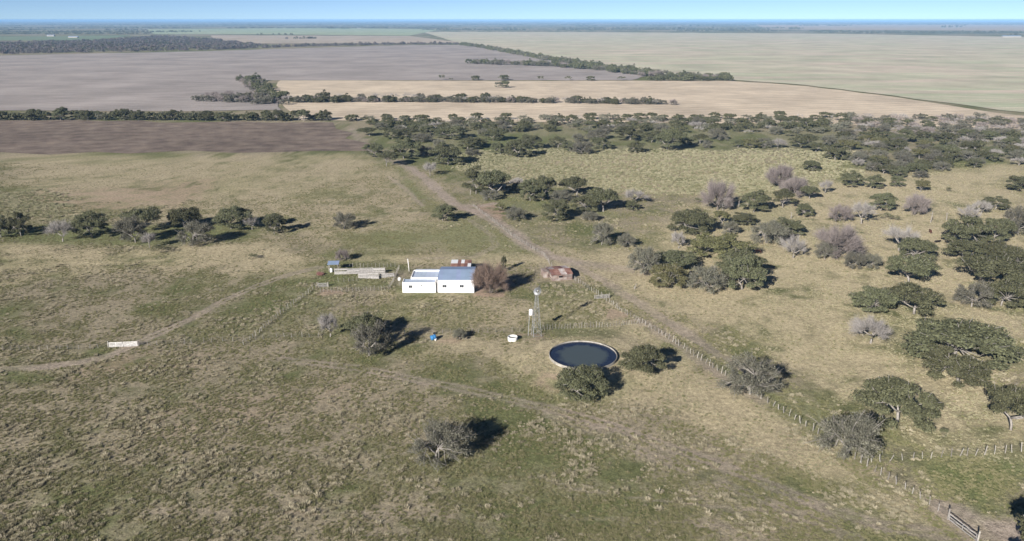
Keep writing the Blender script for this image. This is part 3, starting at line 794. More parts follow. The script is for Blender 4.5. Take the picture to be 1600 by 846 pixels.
for px, py, rad_, n_ in ((450,800,3.2,60),(472,766,2.2,26),(500,785,2.0,14),(320,728,4.5,60),(385,735,4.0,40),(130,690,8,90),(60,742,5,50),(45,832,6,80),(345,745,3,24),(560,722,3.5,34),(485,762,2,14),(640,742,3,16),(700,762,2,10),(540,795,2,10),(425,735,3,22),(290,775,3,14),(870,745,2.5,16),(950,690,4,26),(1060,735,4,30),(820,680,3,18),(980,770,4,24),(240,790,5,26),(380,820,4,24),(90,800,5,40),(200,720,5,40),(1080,790,4,22),(620,610,6,30),(380,600,8,50),(520,640,6,36),(760,790,5,20),(620,800,5,18)):
    c_ = P(px, py); a_ = r.normal(0, 1, (n_, 2))*(rad_*.75, rad_*.55); xs_, ys_ = c_[0]+a_[:,0], c_[1]+a_[:,1]
    straw = tuple(np.concatenate(z_) for z_ in zip(straw, (xs_[:n_*2//3], ys_[:n_*2//3], .45+.95*r.random(n_*2//3)**1.6)))
scatter(TUS[0][0], tussock_mesh('straw_tuft', TUS[0][1], 1), np.stack([straw[0], straw[1], hz(straw[0], straw[1])],1), straw[2], TUS[0][2])
scatter('clearing_tussocks', tussock_mesh('clearing_tuft', tus_mat('clearing_grass', (.38,.35,.24), (.205,.208,.115)), 3), np.stack([x[k], y[k], hz(x[k], y[k])],1), r.uniform(.8,1.7,k.sum()), 'pale bunch grass tussocks crowding the clearing')
x, y, r = candidates(420000, 95, 420, 73); k, gm, dm = ok_mask(x, y)
cg = fbm(x/4, y/4, 61, 3); pr_ = np.clip((cg-.30)*2.4, .05, 1)
kg = k & (r.random(len(x)) < pr_*np.where(dm > .5, .06, .8)); kd = k & ~kg & (dm > .45) & (r.random(len(x)) < pr_*.45)
scatter(TUS[1][0], tussock_mesh('green_tuft', TUS[1][1], 2, 44, .40, .09), np.stack([x[kg], y[kg], hz(x[kg], y[kg])],1), r.uniform(.25,.75,kg.sum()), TUS[1][2])
scatter('dry_grass_tufts', tussock_mesh('dry_tuft', DRYT, 4, 44, .42, .09), np.stack([x[kd], y[kd], hz(x[kd], y[kd])],1), r.uniform(.22,.6,kd.sum()), 'short dry grass tufts over the tan pasture')

# ================================================================== FENCES
M_POST = mat('weathered_post', (.36,.335,.30), .9, var=.4, vscale=3, obj_var=.3)
M_WIRE = mat('fence_wire', (.25,.24,.23), .5, metal=.6)
M_WOOD = mat('grey_planks', (.36,.345,.33), .9, var=.35, vscale=2, obj_var=.2)
M_WHITEWOOD = mat('whitewashed_wood', (.70,.68,.66), .8, var=.3, vscale=2, obj_var=.1)
post_me = []
for i in range(3):
    g = G(); rr = np.random.default_rng(i); g.tube([(0,0,-.4),(rr.normal(0,.02),rr.normal(0,.02),.6),(rr.normal(0,.05),rr.normal(0,.05),1.35)], [.075,.07,.06], 6); post_me.append(g.mesh('post', M_POST))
def fence(label, px, step=2.2, hgt=1.0, wires=3, thick=1.0, seed=0, tilt=.08, skip=0.0):
    r = np.random.default_rng(seed); wp = np.array(W(px)); o0 = wp[0]
    root = thing('post_fence', (o0[0], o0[1], hz1(*o0)), label, 'fence'); z0 = root.location.z; tops = []
    for a, b in zip(wp[:-1], wp[1:]):
        L_ = np.linalg.norm(b-a); n = max(1, int(round(L_/step)))
        for k in range(n):
            p = a+(b-a)*(k+r.uniform(-.15,.15))/n; tops.append((p[0], p[1]))
            if r.random() < skip: continue
            s = hgt*r.uniform(.8,1.15)
            obj('post', post_me[r.integers(3)], root, (p[0]-o0[0], p[1]-o0[1], hz1(*p)-z0), (r.normal(0,tilt), r.normal(0,tilt), r.uniform(0,6)), (thick*r.uniform(.8,1.3),)*2+(s,))
    tops.append(tuple(wp[-1]))
    for i in range(wires):
        zz = hgt*(.35+.85*i/max(1, wires-1)) if wires > 1 else hgt
        g = G(); g.tube([(x-o0[0], y-o0[1], hz1(x, y)-z0+zz) for x, y in tops], .012, 3, False)
        obj('wire', g.mesh('wire', M_WIRE), root)
    return root
fence('wire fence with slim pale posts on one side of the whitewashed double gate', [(-40,548),(60,547),(140,545),(168,543)], 2.2, .95, 3, .8, 1)
fence('wire fence with slim posts running from whitewashed double gate to the grey bare tree', [(218,541),(300,538),(380,533),(430,529),(512,527)], 2.2, .95, 3, .8, 2)
fence('wire fence with slim posts between the blue barrel and the windmill', [(600,526),(660,522),(735,520),(800,519),(826,518)], 2.2, .95, 3, .8, 3)
fence('close set pale picket posts behind the round water tank', [(846,516),(900,513),(950,511),(1003,505)], .75, 1.05, 2, .8, 4, .12)
fence('diagonal fence of close grey posts running from red shed to tank corner', [(897,438),(935,462),(972,488),(1003,505)], 1.3, 1.0, 3, 1.0, 5, .12)
fence('long diagonal fence of leaning grey posts running from tank corner to field gate', [(1003,505),(1045,530),(1090,560),(1140,592),(1190,624),(1270,673),(1345,724),(1400,757),(1450,788),(1479,808)], 1.5, 1.15, 4, 1.05, 6, .12)
fence('side fence of tall leaning posts branching off the long diagonal fence', [(1345,724),(1375,722),(1410,719),(1470,715),(1540,711),(1640,703)], 1.9, 1.25, 4, 1.05, 7, .14)
fence('roadside fence of pale posts along the pinkish dirt track', [(738,322),(765,343),(800,370),(825,386),(850,400),(866,424)], 1.6, 1.05, 4, 1.1, 8, .1)
fence('fence of dark posts running downhill from the corral corner', [(497,448),(470,468),(435,495),(405,521),(375,545)], 1.5, 1.05, 4, 1.0, 9, .1)
fence('row of pale posts closing the front of the corral yard', [(500,457),(540,457),(607,454)], 1.0, 1.05, 3, .8, 10, .1)
fence('row of leaning posts closing the corral yard beside the house', [(607,454),(613,445),(618,434),(624,420)], .8, 1.05, 2, .8, 11, .1)
fence('row of pale posts behind the plank cattle race', [(540,419),(580,418.5),(624,418)], 1.2, 1.1, 3, .8, 12, .08)
fence('short inner row of posts inside the corral yard', [(528,442),(545,441),(565,440)], 1.3, 1.1, 2, .8, 13, .12)

# gates
def plank_gate(label, a, b, z, hgt, leaves_n, rails, material, posts=True, post_h=1.7, name='field_gate'):
    d = b-a; L_ = np.linalg.norm(d); root = thing(name, (a[0], a[1], z), label, 'gate', None, math.atan2(d[1], d[0]))
    lw = L_/leaves_n
    for k in range(leaves_n):
        x0, x1 = k*lw+.08, (k+1)*lw-.08
        for i in range(rails):
            zz = .18+(hgt-.18)*i/(rails-1); g = G().box(x0, x1, -.025, .025, zz-.07, zz+.07); obj('rail', g.mesh('rail', material), root)
        for xs in (x0+.06, (x0+x1)/2, x1-.06):
            g = G().box(xs-.06, xs+.06, -.06, -.028, .1, hgt+.1); obj('stile', g.mesh('stile', material), root)
        g = G(); g.tube([(x0+.1, .05, .2), (x1-.1, .05, hgt)], .045, 4); obj('brace', g.mesh('brace', material), root)
    if posts:
        for xs in (-.15, L_+.15):
            g = G().tube([(xs,0,-.5),(xs,.03,post_h*.6),(xs+.05,0,post_h)], [.15,.14,.12], 7); obj('gate_post', g.mesh('gate_post', M_POST), root)
    return root
a, b = P(170.5,543)[:2], P(215.5,541)[:2]
plank_gate('whitewashed wooden double gate across the grass track', a, b, hz1(*a), 1.25, 2, 5, M_WHITEWOOD)
a, b = P(1482,812)[:2], P(1526,846)[:2]
plank_gate('pale wooden field gate between tall dark posts on bare soil', a, b, hz1(*a), 1.15, 1, 3, M_WOOD, True, 2.0)
a, b = P(930,468)[:2], P(951,466)[:2]
plank_gate('small grey gate leaning open by the diagonal fence above the windmill', a, b, hz1(*a), 1.1, 1, 4, M_WOOD, True, 1.4)
a, b = P(497,450)[:2], P(512,449)[:2]
plank_gate('grey plank gate at the corner of the corral yard', a, b, hz1(*a), 1.2, 1, 4, M_WOOD, True, 1.5)

# ================================================================== CATTLE RACE AND SHELTER
def plank_wall(label, a, b, hgt, boards, seed):
    d = b-a; L_ = np.linalg.norm(d); z = hz1(*a); r = np.random.default_rng(seed)
    root = thing('plank_fence', (a[0], a[1], z), label, 'plank fence', None, math.atan2(d[1], d[0]))
    n = max(2, int(round(L_/3.6))); bh = hgt/boards
    for k in range(n):
        for i in range(boards):
            if r.random() < .05: continue
            z0 = .12+i*bh; g = G().box(k*L_/n+.004, (k+1)*L_/n-.004, -.03+r.normal(0,.008), .02, z0, z0+bh*.95)
            obj('plank', g.mesh('plank', M_WOOD), root, None, (0, r.normal(0,.006), 0))
    for k in range(n+1):
        g = G().tube([(k*L_/n, .13, -.4), (k*L_/n, .13, hgt*.6), (k*L_/n+r.normal(0,.03), .13, hgt+.35)], [.11,.10,.09], 6); obj('post', g.mesh('post', M_POST), root)
    return root
plank_wall('long grey plank wall of the cattle race, back side', P(523,430)[:2], P(602,428.5)[:2], 1.9, 6, 1)
plank_wall('shorter grey plank wall in front of the cattle race', P(560,436)[:2], P(592,437.5)[:2], 1.7, 5, 2)
plank_wall('low plank wing at the end of the cattle race near the house', P(594,436)[:2], P(616,434)[:2], 1.3, 4, 3)
M_TINL = mat('pale_sky_tinted_tin', (.52,.60,.72), .5, metal=.2, var=.10, vscale=.5, obj_var=.04)  # blue of the reflected sky is put into the base colour
M_TIN = mat('sky_tinted_galvanised_tin', (.30,.385,.54), .5, metal=.2, var=.12, vscale=.4, obj_var=.03)  # galvanised tin with its sky reflection painted in as a deeper blue
M_TINW = mat('pale_painted_tin', (.74,.75,.77), .5, metal=.1, var=.05, vscale=.7, obj_var=.03)
M_WHITE = mat('white_wall_paint', (.78,.77,.75), .8, var=.16, vscale=.7, bump=.01)
M_RUST = mat('rusty_tin', (.155,.062,.050), .85, var=.7, vscale=.9, dark=(.26,.15,.125), obj_var=.35)
M_PALETIN = mat('streaked_pale_tin', (.46,.43,.42), .7, var=.6, vscale=1.0, dark=(.25,.16,.14), obj_var=.25)
M_RUSTWALL = mat('flaking_boards', (.30,.265,.245), .9, var=.6, vscale=.8, dark=(.15,.095,.08), obj_var=.4)
M_DARK = mat('dark_interior', (.02,.02,.022), .6)
M_GLASS = mat('window_glass', (.05,.055,.06), .12, spec=.6)
M_FRAME = mat('window_frame', (.55,.56,.58), .5)
p = P(522,424); z = hz1(p[0], p[1])
sh = thing('open_shelter', (p[0], p[1], z), 'small open shelter with pale tin roof at the end of the cattle race', 'shelter', None, .1)
for xs in (-1.4,1.4):
    for ys in (-1.1,1.1): obj('post', G().tube([(xs,ys,-.3),(xs,ys,2.5+.12*(ys>0))], .08, 6).mesh('post', M_POST), sh)
for k in range(3):
    x0 = -1.75+k*1.17; g = G(); V = [(x0,-1.5,2.5),(x0+1.14,-1.5,2.5),(x0+1.14,1.5,2.85),(x0,1.5,2.85)]; V += [(a_,b_,c_+.04) for a_,b_,c_ in V]
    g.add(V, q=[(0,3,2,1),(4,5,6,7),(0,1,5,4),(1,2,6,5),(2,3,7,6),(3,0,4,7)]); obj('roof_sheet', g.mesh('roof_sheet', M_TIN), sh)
p2 = P(518,426); dr = thing('white_drum', (p2[0], p2[1], hz1(p2[0],p2[1])), 'white plastic drum standing below the open shelter', 'drum')
obj('barrel', G().lathe([(.0,0),(.42,0),(.45,.3),(.42,.35),(.46,.7),(.42,.78),(.45,1.1),(.3,1.25),(0,1.25)], 20).mesh('barrel', M_TINW, True), dr)
obj('lid', G().lathe([(0,1.34),(.2,1.34),(.2,1.24)], 16).mesh('lid', M_FRAME, True), dr)
p2 = P(501,430); rs = thing('tin_sheet_heap', (p2[0], p2[1], hz1(p2[0],p2[1])), 'heap of rusty tin sheets in grass left of the shelter', 'scrap heap', None, -.5)
for k in range(4):
    g = G().box(-1.3,1.3,-.55,.55,0,.05); obj('sheet', g.mesh('sheet', M_RUST), rs, (random.uniform(-.2,.2), random.uniform(-.3,.3), .08+.14*k), (random.uniform(-.08,.08)+.12, random.uniform(-.1,.1), random.uniform(-.5,.5)))

# ================================================================== HOUSE
p = P(629,458.5); hx, hy = p[0], p[1]; hzv = hz1(hx+10, hy+6)
k_ = (P(681,458.5)[0]-hx)/9.3                         # metres per drawing unit
house = thing('farmhouse', (hx, hy, hzv), 'long white farmhouse with parapets and blue grey tin roofs', 'house')
def hp(name, g, m, parent=house): return obj(name, g.mesh(name, m), parent)
S = k_
def hb(x0,x1,y0,y1,z0,z1): return G().box(x0*S, x1*S, y0*S, y1*S, z0, z1)
Z0 = -.5
# front low room: walls with parapet round a tin roof
fw = hp('wall', hb(0,9.3,0,.25,Z0,3.15), M_WHITE); hp('wall', hb(0,.25,.252,3.4,Z0,3.22), M_WHITE); hp('wall', hb(9.05,9.3,.252,3.4,Z0,3.1), M_WHITE)
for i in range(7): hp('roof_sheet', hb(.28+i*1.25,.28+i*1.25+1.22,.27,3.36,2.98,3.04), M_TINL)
# back block, taller
bw = hp('wall', hb(2.0,9.6,3.42,3.67,Z0,3.52), M_WHITE); hp('wall', hb(2.0,2.28,3.672,9.6,Z0,3.68), M_WHITE); hp('wall', hb(2.282,9.6,9.35,9.6,Z0,3.8), M_WHITE)
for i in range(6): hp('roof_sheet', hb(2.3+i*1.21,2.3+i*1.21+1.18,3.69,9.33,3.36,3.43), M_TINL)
# rear gallery roof
hp('wall', hb(2.4,9.8,12.0,12.2,Z0,2.9), M_WHITE)
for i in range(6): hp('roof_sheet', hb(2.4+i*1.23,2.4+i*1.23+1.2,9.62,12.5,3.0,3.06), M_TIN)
def window(parent, xc, z0, wd, ht, yf, frame=True, pane=M_GLASS):
    f = G()
    t = .07; x0, x1 = (xc-wd/2)*S, (xc+wd/2)*S
    f.box(x0-t,x0,yf-.06,yf-.003,z0-t,z0+ht+t); f.box(x1,x1+t,yf-.06,yf-.003,z0-t,z0+ht+t); f.box(x0,x1,yf-.06,yf-.003,z0+ht,z0+ht+t); f.box(x0,x1,yf-.06,yf-.003,z0-t,z0)
    wn = obj('window', f.mesh('window', M_FRAME), parent)
    for i in range(2):
        a_ = x0+(x1-x0)*i/2; obj('pane', G().box(a_+.01, a_+(x1-x0)/2-.03, yf-.03, yf-.008, z0+.01, z0+ht-.01).mesh('pane', pane), wn)
    return wn
window(house, 2.3, 1.55, .95, .75, 0); window(house, 7.7, 1.55, 1.0, .75, 0, True, M_FRAME)
hp('vent', hb(5.25,5.55,-.05,-.003,2.1,2.4), M_DARK)
# metal clad hall
eh = 3.85; ridge = 5.0; x0, x1, y0, y1, ym = 9.9, 20.0, .25, 12.2, 6.2
np_ = 8; wpn = (x1-x0)/np_
for i in range(np_):
    a_, b_ = x0+i*wpn, x0+(i+1)*wpn-.008
    hp('wall_panel', hb(a_,b_,y0,y0+.12,Z0,eh), M_TINW); hp('wall_panel', hb(a_,b_,y1-.12,y1,Z0,eh), M_TINW)
    for (ya,za,yb_,zb) in ((y0-.08,eh-.01,ym,ridge),(ym,ridge,y1+.08,eh-.01)):
        V = [(a_*S,ya*S,za),(b_*S,ya*S,za),(b_*S,yb_*S,zb),(a_*S,yb_*S,zb)]; V += [(u,v_,c_+.06) for u,v_,c_ in V]
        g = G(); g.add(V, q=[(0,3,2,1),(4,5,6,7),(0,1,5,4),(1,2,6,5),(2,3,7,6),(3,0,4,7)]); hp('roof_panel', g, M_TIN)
for xs in (x0, x1-.12):                                # gable ends
    V = [(xs*S,(y0+.121)*S,Z0),(xs*S,(y1-.121)*S,Z0),(xs*S,(y1-.121)*S,eh-.05),(xs*S,ym*S,ridge-.06),(xs*S,(y0+.121)*S,eh-.05)]; V += [(u+.12,v_,c_) for u,v_,c_ in V]
    g = G(); g.add(V, t=[(0,1,2),(0,2,3),(0,3,4),(5,7,6),(5,8,7),(5,9,8)], q=[(0,5,6,1),(1,6,7,2),(2,7,8,3),(3,8,9,4),(4,9,5,0)]); hp('gable_wall', g, M_TINW)
window(house, 11.75, 1.6, 1.1, .75, y0*S); window(house, 16.55, 1.6, 1.1, .75, y0*S)
hp('corner_strip', hb(9.32,9.86,.5,.6,Z0,3.4), M_WOOD)
# rusty lean-to behind the hall
p3 = P(704,414,3.0); p4 = P(736,414,3.0)
lt = thing('rusty_lean_to', (p3[0], p3[1], hz1(p3[0],p3[1])), 'rusty patched tin lean-to behind the white house', 'shed')
lw = p4[0]-p3[0]; dp = 6.0
for ys in (-1.5, dp-1.6): obj('wall', G().box(0,lw,ys,ys+.12,-.4,2.7+.07*(ys+1.5)).mesh('wall', M_RUSTWALL), lt)
for xs in (0,lw-.1): obj('side_wall', G().box(xs,xs+.1,-1.378,dp-1.602,-.4,2.68).mesh('side_wall', M_RUSTWALL), lt)
for i in range(6):
    for j in range(2):
        a_ = i*lw/6; ya = -1.7+j*(dp/2+.1); V = [(a_,ya,2.78+.07*(ya+1.7)),(a_+lw/6-.02,ya,2.78+.07*(ya+1.7)),(a_+lw/6-.02,ya+dp/2+.08,2.78+.07*(ya+1.7+dp/2)),(a_,ya+dp/2+.08,2.78+.07*(ya+1.7+dp/2))]
        V += [(u,v_,c_+.04) for u,v_,c_ in V]; g = G(); g.add(V, q=[(0,3,2,1),(4,5,6,7),(0,1,5,4),(1,2,6,5),(2,3,7,6),(3,0,4,7)])
        o = obj('roof_sheet', g.mesh('roof_sheet', M_TINW if (i,j) in ((0,1),(1,1),(5,0),(3,1)) else M_RUST), lt)
# white pole and round tank by the house
p = P(639.5,425); pl = thing('white_pole', (p[0], p[1], hz1(p[0],p[1])), 'slim white pole leaning behind the farmhouse parapet', 'pole')
obj('shaft', G().tube([(0,0,-.5),(-.15,0,2.0),(-.3,0,4.0)], [.13,.12,.11], 8).mesh('shaft', M_WHITE, True), pl); obj('cap', G().tube([(-.3,0,4.003),(-.31,0,4.1)], [.16,.13], 8).mesh('cap', M_FRAME), pl)
p = P(628,447); tk = thing('white_round_tank', (p[0]-.6, p[1], hz1(p[0],p[1])), 'small white round tank on a stand at the farmhouse corner', 'tank')
obj('vessel', G().lathe([(0,1.5),(.35,1.52),(.5,1.75),(.52,2.1),(.42,2.4),(.15,2.52),(0,2.52)], 18).mesh('vessel', M_WHITE, True), tk)
for k in range(3): obj('leg', G().tube([(.33*math.cos(k*2.1),.33*math.sin(k*2.1),-.3),(.3*math.cos(k*2.1),.3*math.sin(k*2.1),1.56)], .05, 5).mesh('leg', M_POST), tk)

# ================================================================== RED SHED
fl, fr, bl = P(863,439.5), P(895,438.5), P(851,426)
d = fr-fl; rz = math.atan2(d[1], d[0]); L_ = float(np.linalg.norm(d)); DP = float(np.linalg.norm(bl-fl))*.9
shed = thing('old_shed', (fl[0], fl[1], hz1(fl[0],fl[1])), 'old low shed of rusty tin and flaking boards by the diagonal fence', 'shed', None, rz+.12)
def sp(name, g, m): return obj(name, g.mesh(name, m), shed)
nb_ = 8
for i in range(nb_):                                     # front boards round a dark opening
    z0 = i*.26-.1; jx = random.uniform(-.06,.06)
    if 4 <= i <= 5:
        sp('board', G().box(0,L_*.33,0,.06,z0,z0+.24), M_RUSTWALL); sp('board', G().box(L_*.52,L_,0,.06,z0,z0+.24), M_RUSTWALL)
    else: sp('board', G().box(jx,L_+jx,0,.06,z0,z0+.24), M_RUSTWALL)
for i in range(8):
    z0 = i*.26-.1; sp('board', G().box(0,.06,.062,DP,z0,z0+.24), M_RUSTWALL); sp('board', G().box(L_-.06,L_,.062,DP,z0,z0+.24), M_RUSTWALL); sp('board', G().box(.062,L_-.062,DP-.06,DP,z0,z0+.24), M_RUSTWALL)
sp('shade_sheet', G().box(.1,L_-.1,2.5,2.56,-.1,1.95), M_DARK)  # near-black sheet stands in for the shade inside the opening
for i in range(7):
    for j, (ya, za, yb_, zb) in enumerate(((-.3,1.98,DP*.45,2.6),(DP*.45+.02,2.6,DP+.3,2.0))):
        a_ = -.2+i*(L_+.4)/7; b_ = a_+(L_+.4)/7-.004; t_ = random.uniform(0,.015)
        V = [(a_,ya,za+t_),(b_,ya,za+t_),(b_,yb_,zb+t_),(a_,yb_,zb+t_)]; V += [(u,v_,c_+.05) for u,v_,c_ in V]
        g = G(); g.add(V, q=[(0,3,2,1),(4,5,6,7),(0,1,5,4),(1,2,6,5),(2,3,7,6),(3,0,4,7)]); sp('roof_sheet', g, M_PALETIN if (i*2+j) % 5 in (1, 3) else M_RUST)
ann = sp('side_annex', G().box(-1.7,-.25,DP*.45,DP*.95,-.2,1.9), M_RUSTWALL)

# ================================================================== WINDMILL
M_STEEL = mat('galvanised_steel', (.46,.47,.48), .45, metal=.5, var=.15, vscale=2)
p = P(838,526); wm = thing('windmill', (p[0], p[1], hz1(p[0],p[1])), 'steel lattice windmill with round bladed wheel beside the water tank', 'windmill', None, .25)
TH, bw_, tw = 11.8, 1.05, .18
def leg_pt(sx, sy, z): f = z/TH; q = bw_*(1-f)+tw*f; return np.array([sx*q, sy*q, z])
for sx in (-1,1):
    for sy in (-1,1): obj('leg', G().tube([leg_pt(sx,sy,-.4), leg_pt(sx,sy,TH)], [.045,.035], 5).mesh('leg', M_STEEL), wm)
lv = [0.3,2.6,4.7,6.6,8.3,9.8,11.2]
for i in range(len(lv)):
    g = G(); c = [leg_pt(*s, lv[i]) for s in ((-1,-1),(1,-1),(1,1),(-1,1))]
    for a_, b_ in zip(c, c[1:]+c[:1]): g.tube([a_, b_], .025, 4)
    obj('girt', g.mesh('girt', M_STEEL), wm)
    if i < len(lv)-1:
        e = [leg_pt(*s, lv[i+1]) for s in ((-1,-1),(1,-1),(1,1),(-1,1))]; g = G()
        for k in range(4): g.tube([c[k], e[(k+1)%4]], .014, 3); g.tube([c[(k+1)%4], e[k]], .014, 3)
        obj('brace', g.mesh('brace', M_STEEL), wm)
obj('pump_rod', G().tube([(0,0,0),(0,0,TH)], .03, 5).mesh('pump_rod', M_STEEL), wm)
obj('platform', G().box(-.55,.55,-.55,.55,TH-.95,TH-.88).mesh('platform', M_POST), wm)
head = obj('gearbox', G().box(-.16,.16,-.45,.3,TH-.05,TH+.4).mesh('gearbox', M_STEEL), wm)
WR, hub = .98, np.array([0,-.62,TH+.2]); g = G()
for k in range(18):
    th = 2*math.pi*k/18; u = np.array([math.cos(th),0,math.sin(th)]); v_ = np.array([-math.sin(th),0,math.cos(th)]); y_ = np.array([0,1,0])
    b0, b1 = .14, .165; V = [hub+u*.42*WR-v_*.10+y_*.05, hub+u*.42*WR+v_*.10-y_*.05, hub+u*WR+v_*b1-y_*.08, hub+u*WR-v_*b1+y_*.08]
    V = V+[q_+(0,.012,0) for q_ in V]; bl_ = G(); bl_.add(V, q=[(0,1,2,3),(7,6,5,4),(0,4,5,1),(1,5,6,2),(2,6,7,3),(3,7,4,0)])
    if k == 0: wheel = obj('wheel', G().tube([hub+(0,-.12,0), hub+(0,.25,0)], .13, 10).mesh('wheel', M_STEEL), wm)
    obj('blade', bl_.mesh('blade', M_STEEL), wheel)
for rr in (.5*WR, .85*WR):
    g = G(); g.tube([hub+np.array([math.cos(t_)*rr,.07,math.sin(t_)*rr]) for t_ in np.linspace(0,2*math.pi,25)], .02, 4, False); obj('rim', g.mesh('rim', M_STEEL), wheel)
g = G()
for k in range(6): t_ = k*math.pi/3; g.tube([hub, hub+np.array([math.cos(t_)*WR*.85,.07,math.sin(t_)*WR*.85])], .02, 4)
obj('spokes', g.mesh('spokes', M_STEEL), wheel)
obj('tail_boom', G().tube([(0,.3,TH+.2),(.9,1.5,TH+.25)], .035, 5).mesh('tail_boom', M_STEEL), wm)
tv = G(); V = [(.75,1.3,TH-.1),(1.3,2.1,TH-.25),(1.3,2.1,TH+.75),(.75,1.3,TH+.55)]; V += [(a_+.02,b_-.015,c_) for a_,b_,c_ in V]
tv.add(V, q=[(0,1,2,3),(7,6,5,4),(0,4,5,1),(1,5,6,2),(2,6,7,3),(3,7,4,0)]); obj('tail_vane', tv.mesh('tail_vane', M_STEEL), wm)
# small tank on stilts beside the tower
p = P(829.5,524); st = thing('stilted_tank', (p[0], p[1], hz1(p[0],p[1])), 'small white tank on thin stilts beside the windmill tower', 'tank')
for k in range(4): sx, sy = (-1,1)[k%2], (-1,1)[k//2]; obj('leg', G().tube([(sx*.7,sy*.7,-.3),(sx*.4,sy*.4,5.3)], .05, 5).mesh('leg', M_STEEL), st)
obj('platform', G().box(-.6,.6,-.6,.6,5.3,5.38).mesh('platform', M_POST), st)
obj('vessel', G().lathe([(0,5.383),(.5,5.383),(.53,5.8),(.5,6.2),(.53,6.6),(.42,6.85),(0,6.95)], 18).mesh('vessel', M_WHITE, True), st)

# ================================================================== ROUND WATER TANK
M_CONC = mat('pale_concrete', (.40,.375,.33), .85, var=.5, vscale=.9)
RT = 7.75; zt = 0.75
wt = thing('water_tank', (TANK[0], TANK[1], zt), 'large round concrete water tank full of dark water on an earth mound', 'water tank')
obj('rim_wall', G().lathe([(RT+.14,-1.0),(RT+.13,.60),(RT+.11,.64),(RT+.02,.64),(RT,.60),(RT,-.9)], 96).mesh('rim_wall', M_CONC, True), wt)
wmt = bpy.data.materials.new('tank_water'); wmt.use_nodes = True; t = wmt.node_tree; b = t.nodes['Principled BSDF']; N = t.nodes.new; L = t.links.new
tc = N('ShaderNodeTexCoord'); ln = N('ShaderNodeVectorMath'); ln.operation = 'LENGTH'; L(tc.outputs['Object'], ln.inputs[0])
nz = N('ShaderNodeTexNoise'); nz.inputs['Scale'].default_value = .45; nz.inputs['Detail'].default_value = 4; L(tc.outputs['Object'], nz.inputs['Vector'])
ad = N('ShaderNodeMath'); ad.operation = 'MULTIPLY_ADD'; ad.inputs[1].default_value = 3.2; L(nz.outputs[0], ad.inputs[0]); L(ln.outputs['Value'], ad.inputs[2])
mr = N('ShaderNodeMapRange'); mr.inputs[1].default_value = 6.6; mr.inputs[2].default_value = 7.9; L(ad.outputs[0], mr.inputs[0])
mx = N('ShaderNodeMixRGB'); mx.inputs[1].default_value = (.062,.078,.082,1); mx.inputs[2].default_value = (.018,.026,.05,1); L(mr.outputs[0], mx.inputs[0]); L(mx.outputs[0], b.inputs['Base Color'])
b.inputs['Roughness'].default_value = .06; b.inputs['IOR'].default_value = 1.33
nb = N('ShaderNodeTexNoise'); nb.inputs['Scale'].default_value = 2.2; L(tc.outputs['Object'], nb.inputs['Vector']); bp = N('ShaderNodeBump'); bp.inputs['Strength'].default_value = .12; bp.inputs['Distance'].default_value = .05
L(nb.outputs[0], bp.inputs['Height']); L(bp.outputs[0], b.inputs['Normal'])
g = G(); n = 96; g.add([(0,0,.36)]+[((RT-.003)*math.cos(2*math.pi*k/n), (RT-.003)*math.sin(2*math.pi*k/n), .36) for k in range(n)], t=[(0,k+1,(k+1)%n+1) for k in range(n)])
obj('water', g.mesh('water', wmt), wt)
# round cattle trough, blue barrel
p = P(801,532); tg = thing('cattle_trough', (p[0], p[1], hz1(p[0],p[1])), 'round white cattle trough with dark water beside the windmill', 'trough')
obj('wall', G().lathe([(1.2,-.3),(1.22,.95),(1.2,1.0),(1.08,1.0),(1.06,.95),(1.06,.1)], 36).mesh('wall', M_WHITE, True), tg)
g = G(); g.add([(0,0,.55)]+[(1.058*math.cos(2*math.pi*k/36), 1.058*math.sin(2*math.pi*k/36), .55) for k in range(36)], t=[(0,k+1,(k+1)%36+1) for k in range(36)]); obj('water', g.mesh('water', M_GLASS), tg)
M_BLUE = mat('blue_plastic', (.045,.19,.42), .45, var=.15, vscale=1)
p = P(677,532); bb_ = thing('blue_barrel', (p[0], p[1], hz1(p[0],p[1])), 'blue plastic barrel lying among rubbish by the fence', 'barrel', None, .5)
bo = obj('body', G().lathe([(0,0),(.55,0),(.62,.1),(.6,.35),(.64,.4),(.6,.45),(.6,.9),(.64,.95),(.6,1.0),(.6,1.2),(.5,1.3),(0,1.3)], 24).mesh('body', M_BLUE, True), bb_, (-.6,0,.62), (0,R(80),0))
obj('lid', G().lathe([(.42,1.30),(.44,1.36),(0,1.37)], 20).mesh('lid', M_WHITE, True), bo)
p = P(680.5,533); bk = thing('white_bucket', (p[0], p[1], hz1(p[0],p[1])), 'small white bucket beside the blue barrel', 'bucket')
obj('body', G().lathe([(0,0),(.2,0),(.26,.5),(.24,.5),(.19,.05),(0,.05)], 16).mesh('body', M_WHITE, True), bk)
obj('handle', G().tube([(.25*math.cos(a_),.02,.48+.22*math.sin(a_)) for a_ in np.linspace(0,math.pi,9)], .012, 4).mesh('handle', M_STEEL), bk)
# rubbish and rocks between barrel and trough
for i, (px, py, cc) in enumerate(((680,522,'dark tyre'),(703,538,''),(756,541,''))):
    p = P(px, py)
    if i == 0:
        ty = thing('tyre', (p[0], p[1], hz1(p[0],p[1])+.12), 'dark old tyre lying behind the blue barrel', 'tyre')
        obj('casing', G().lathe([(.30,-.1),(.48,-.12),(.55,0),(.48,.12),(.30,.1),(.30,-.1)], 24).mesh('casing', M_DARK, True), ty)
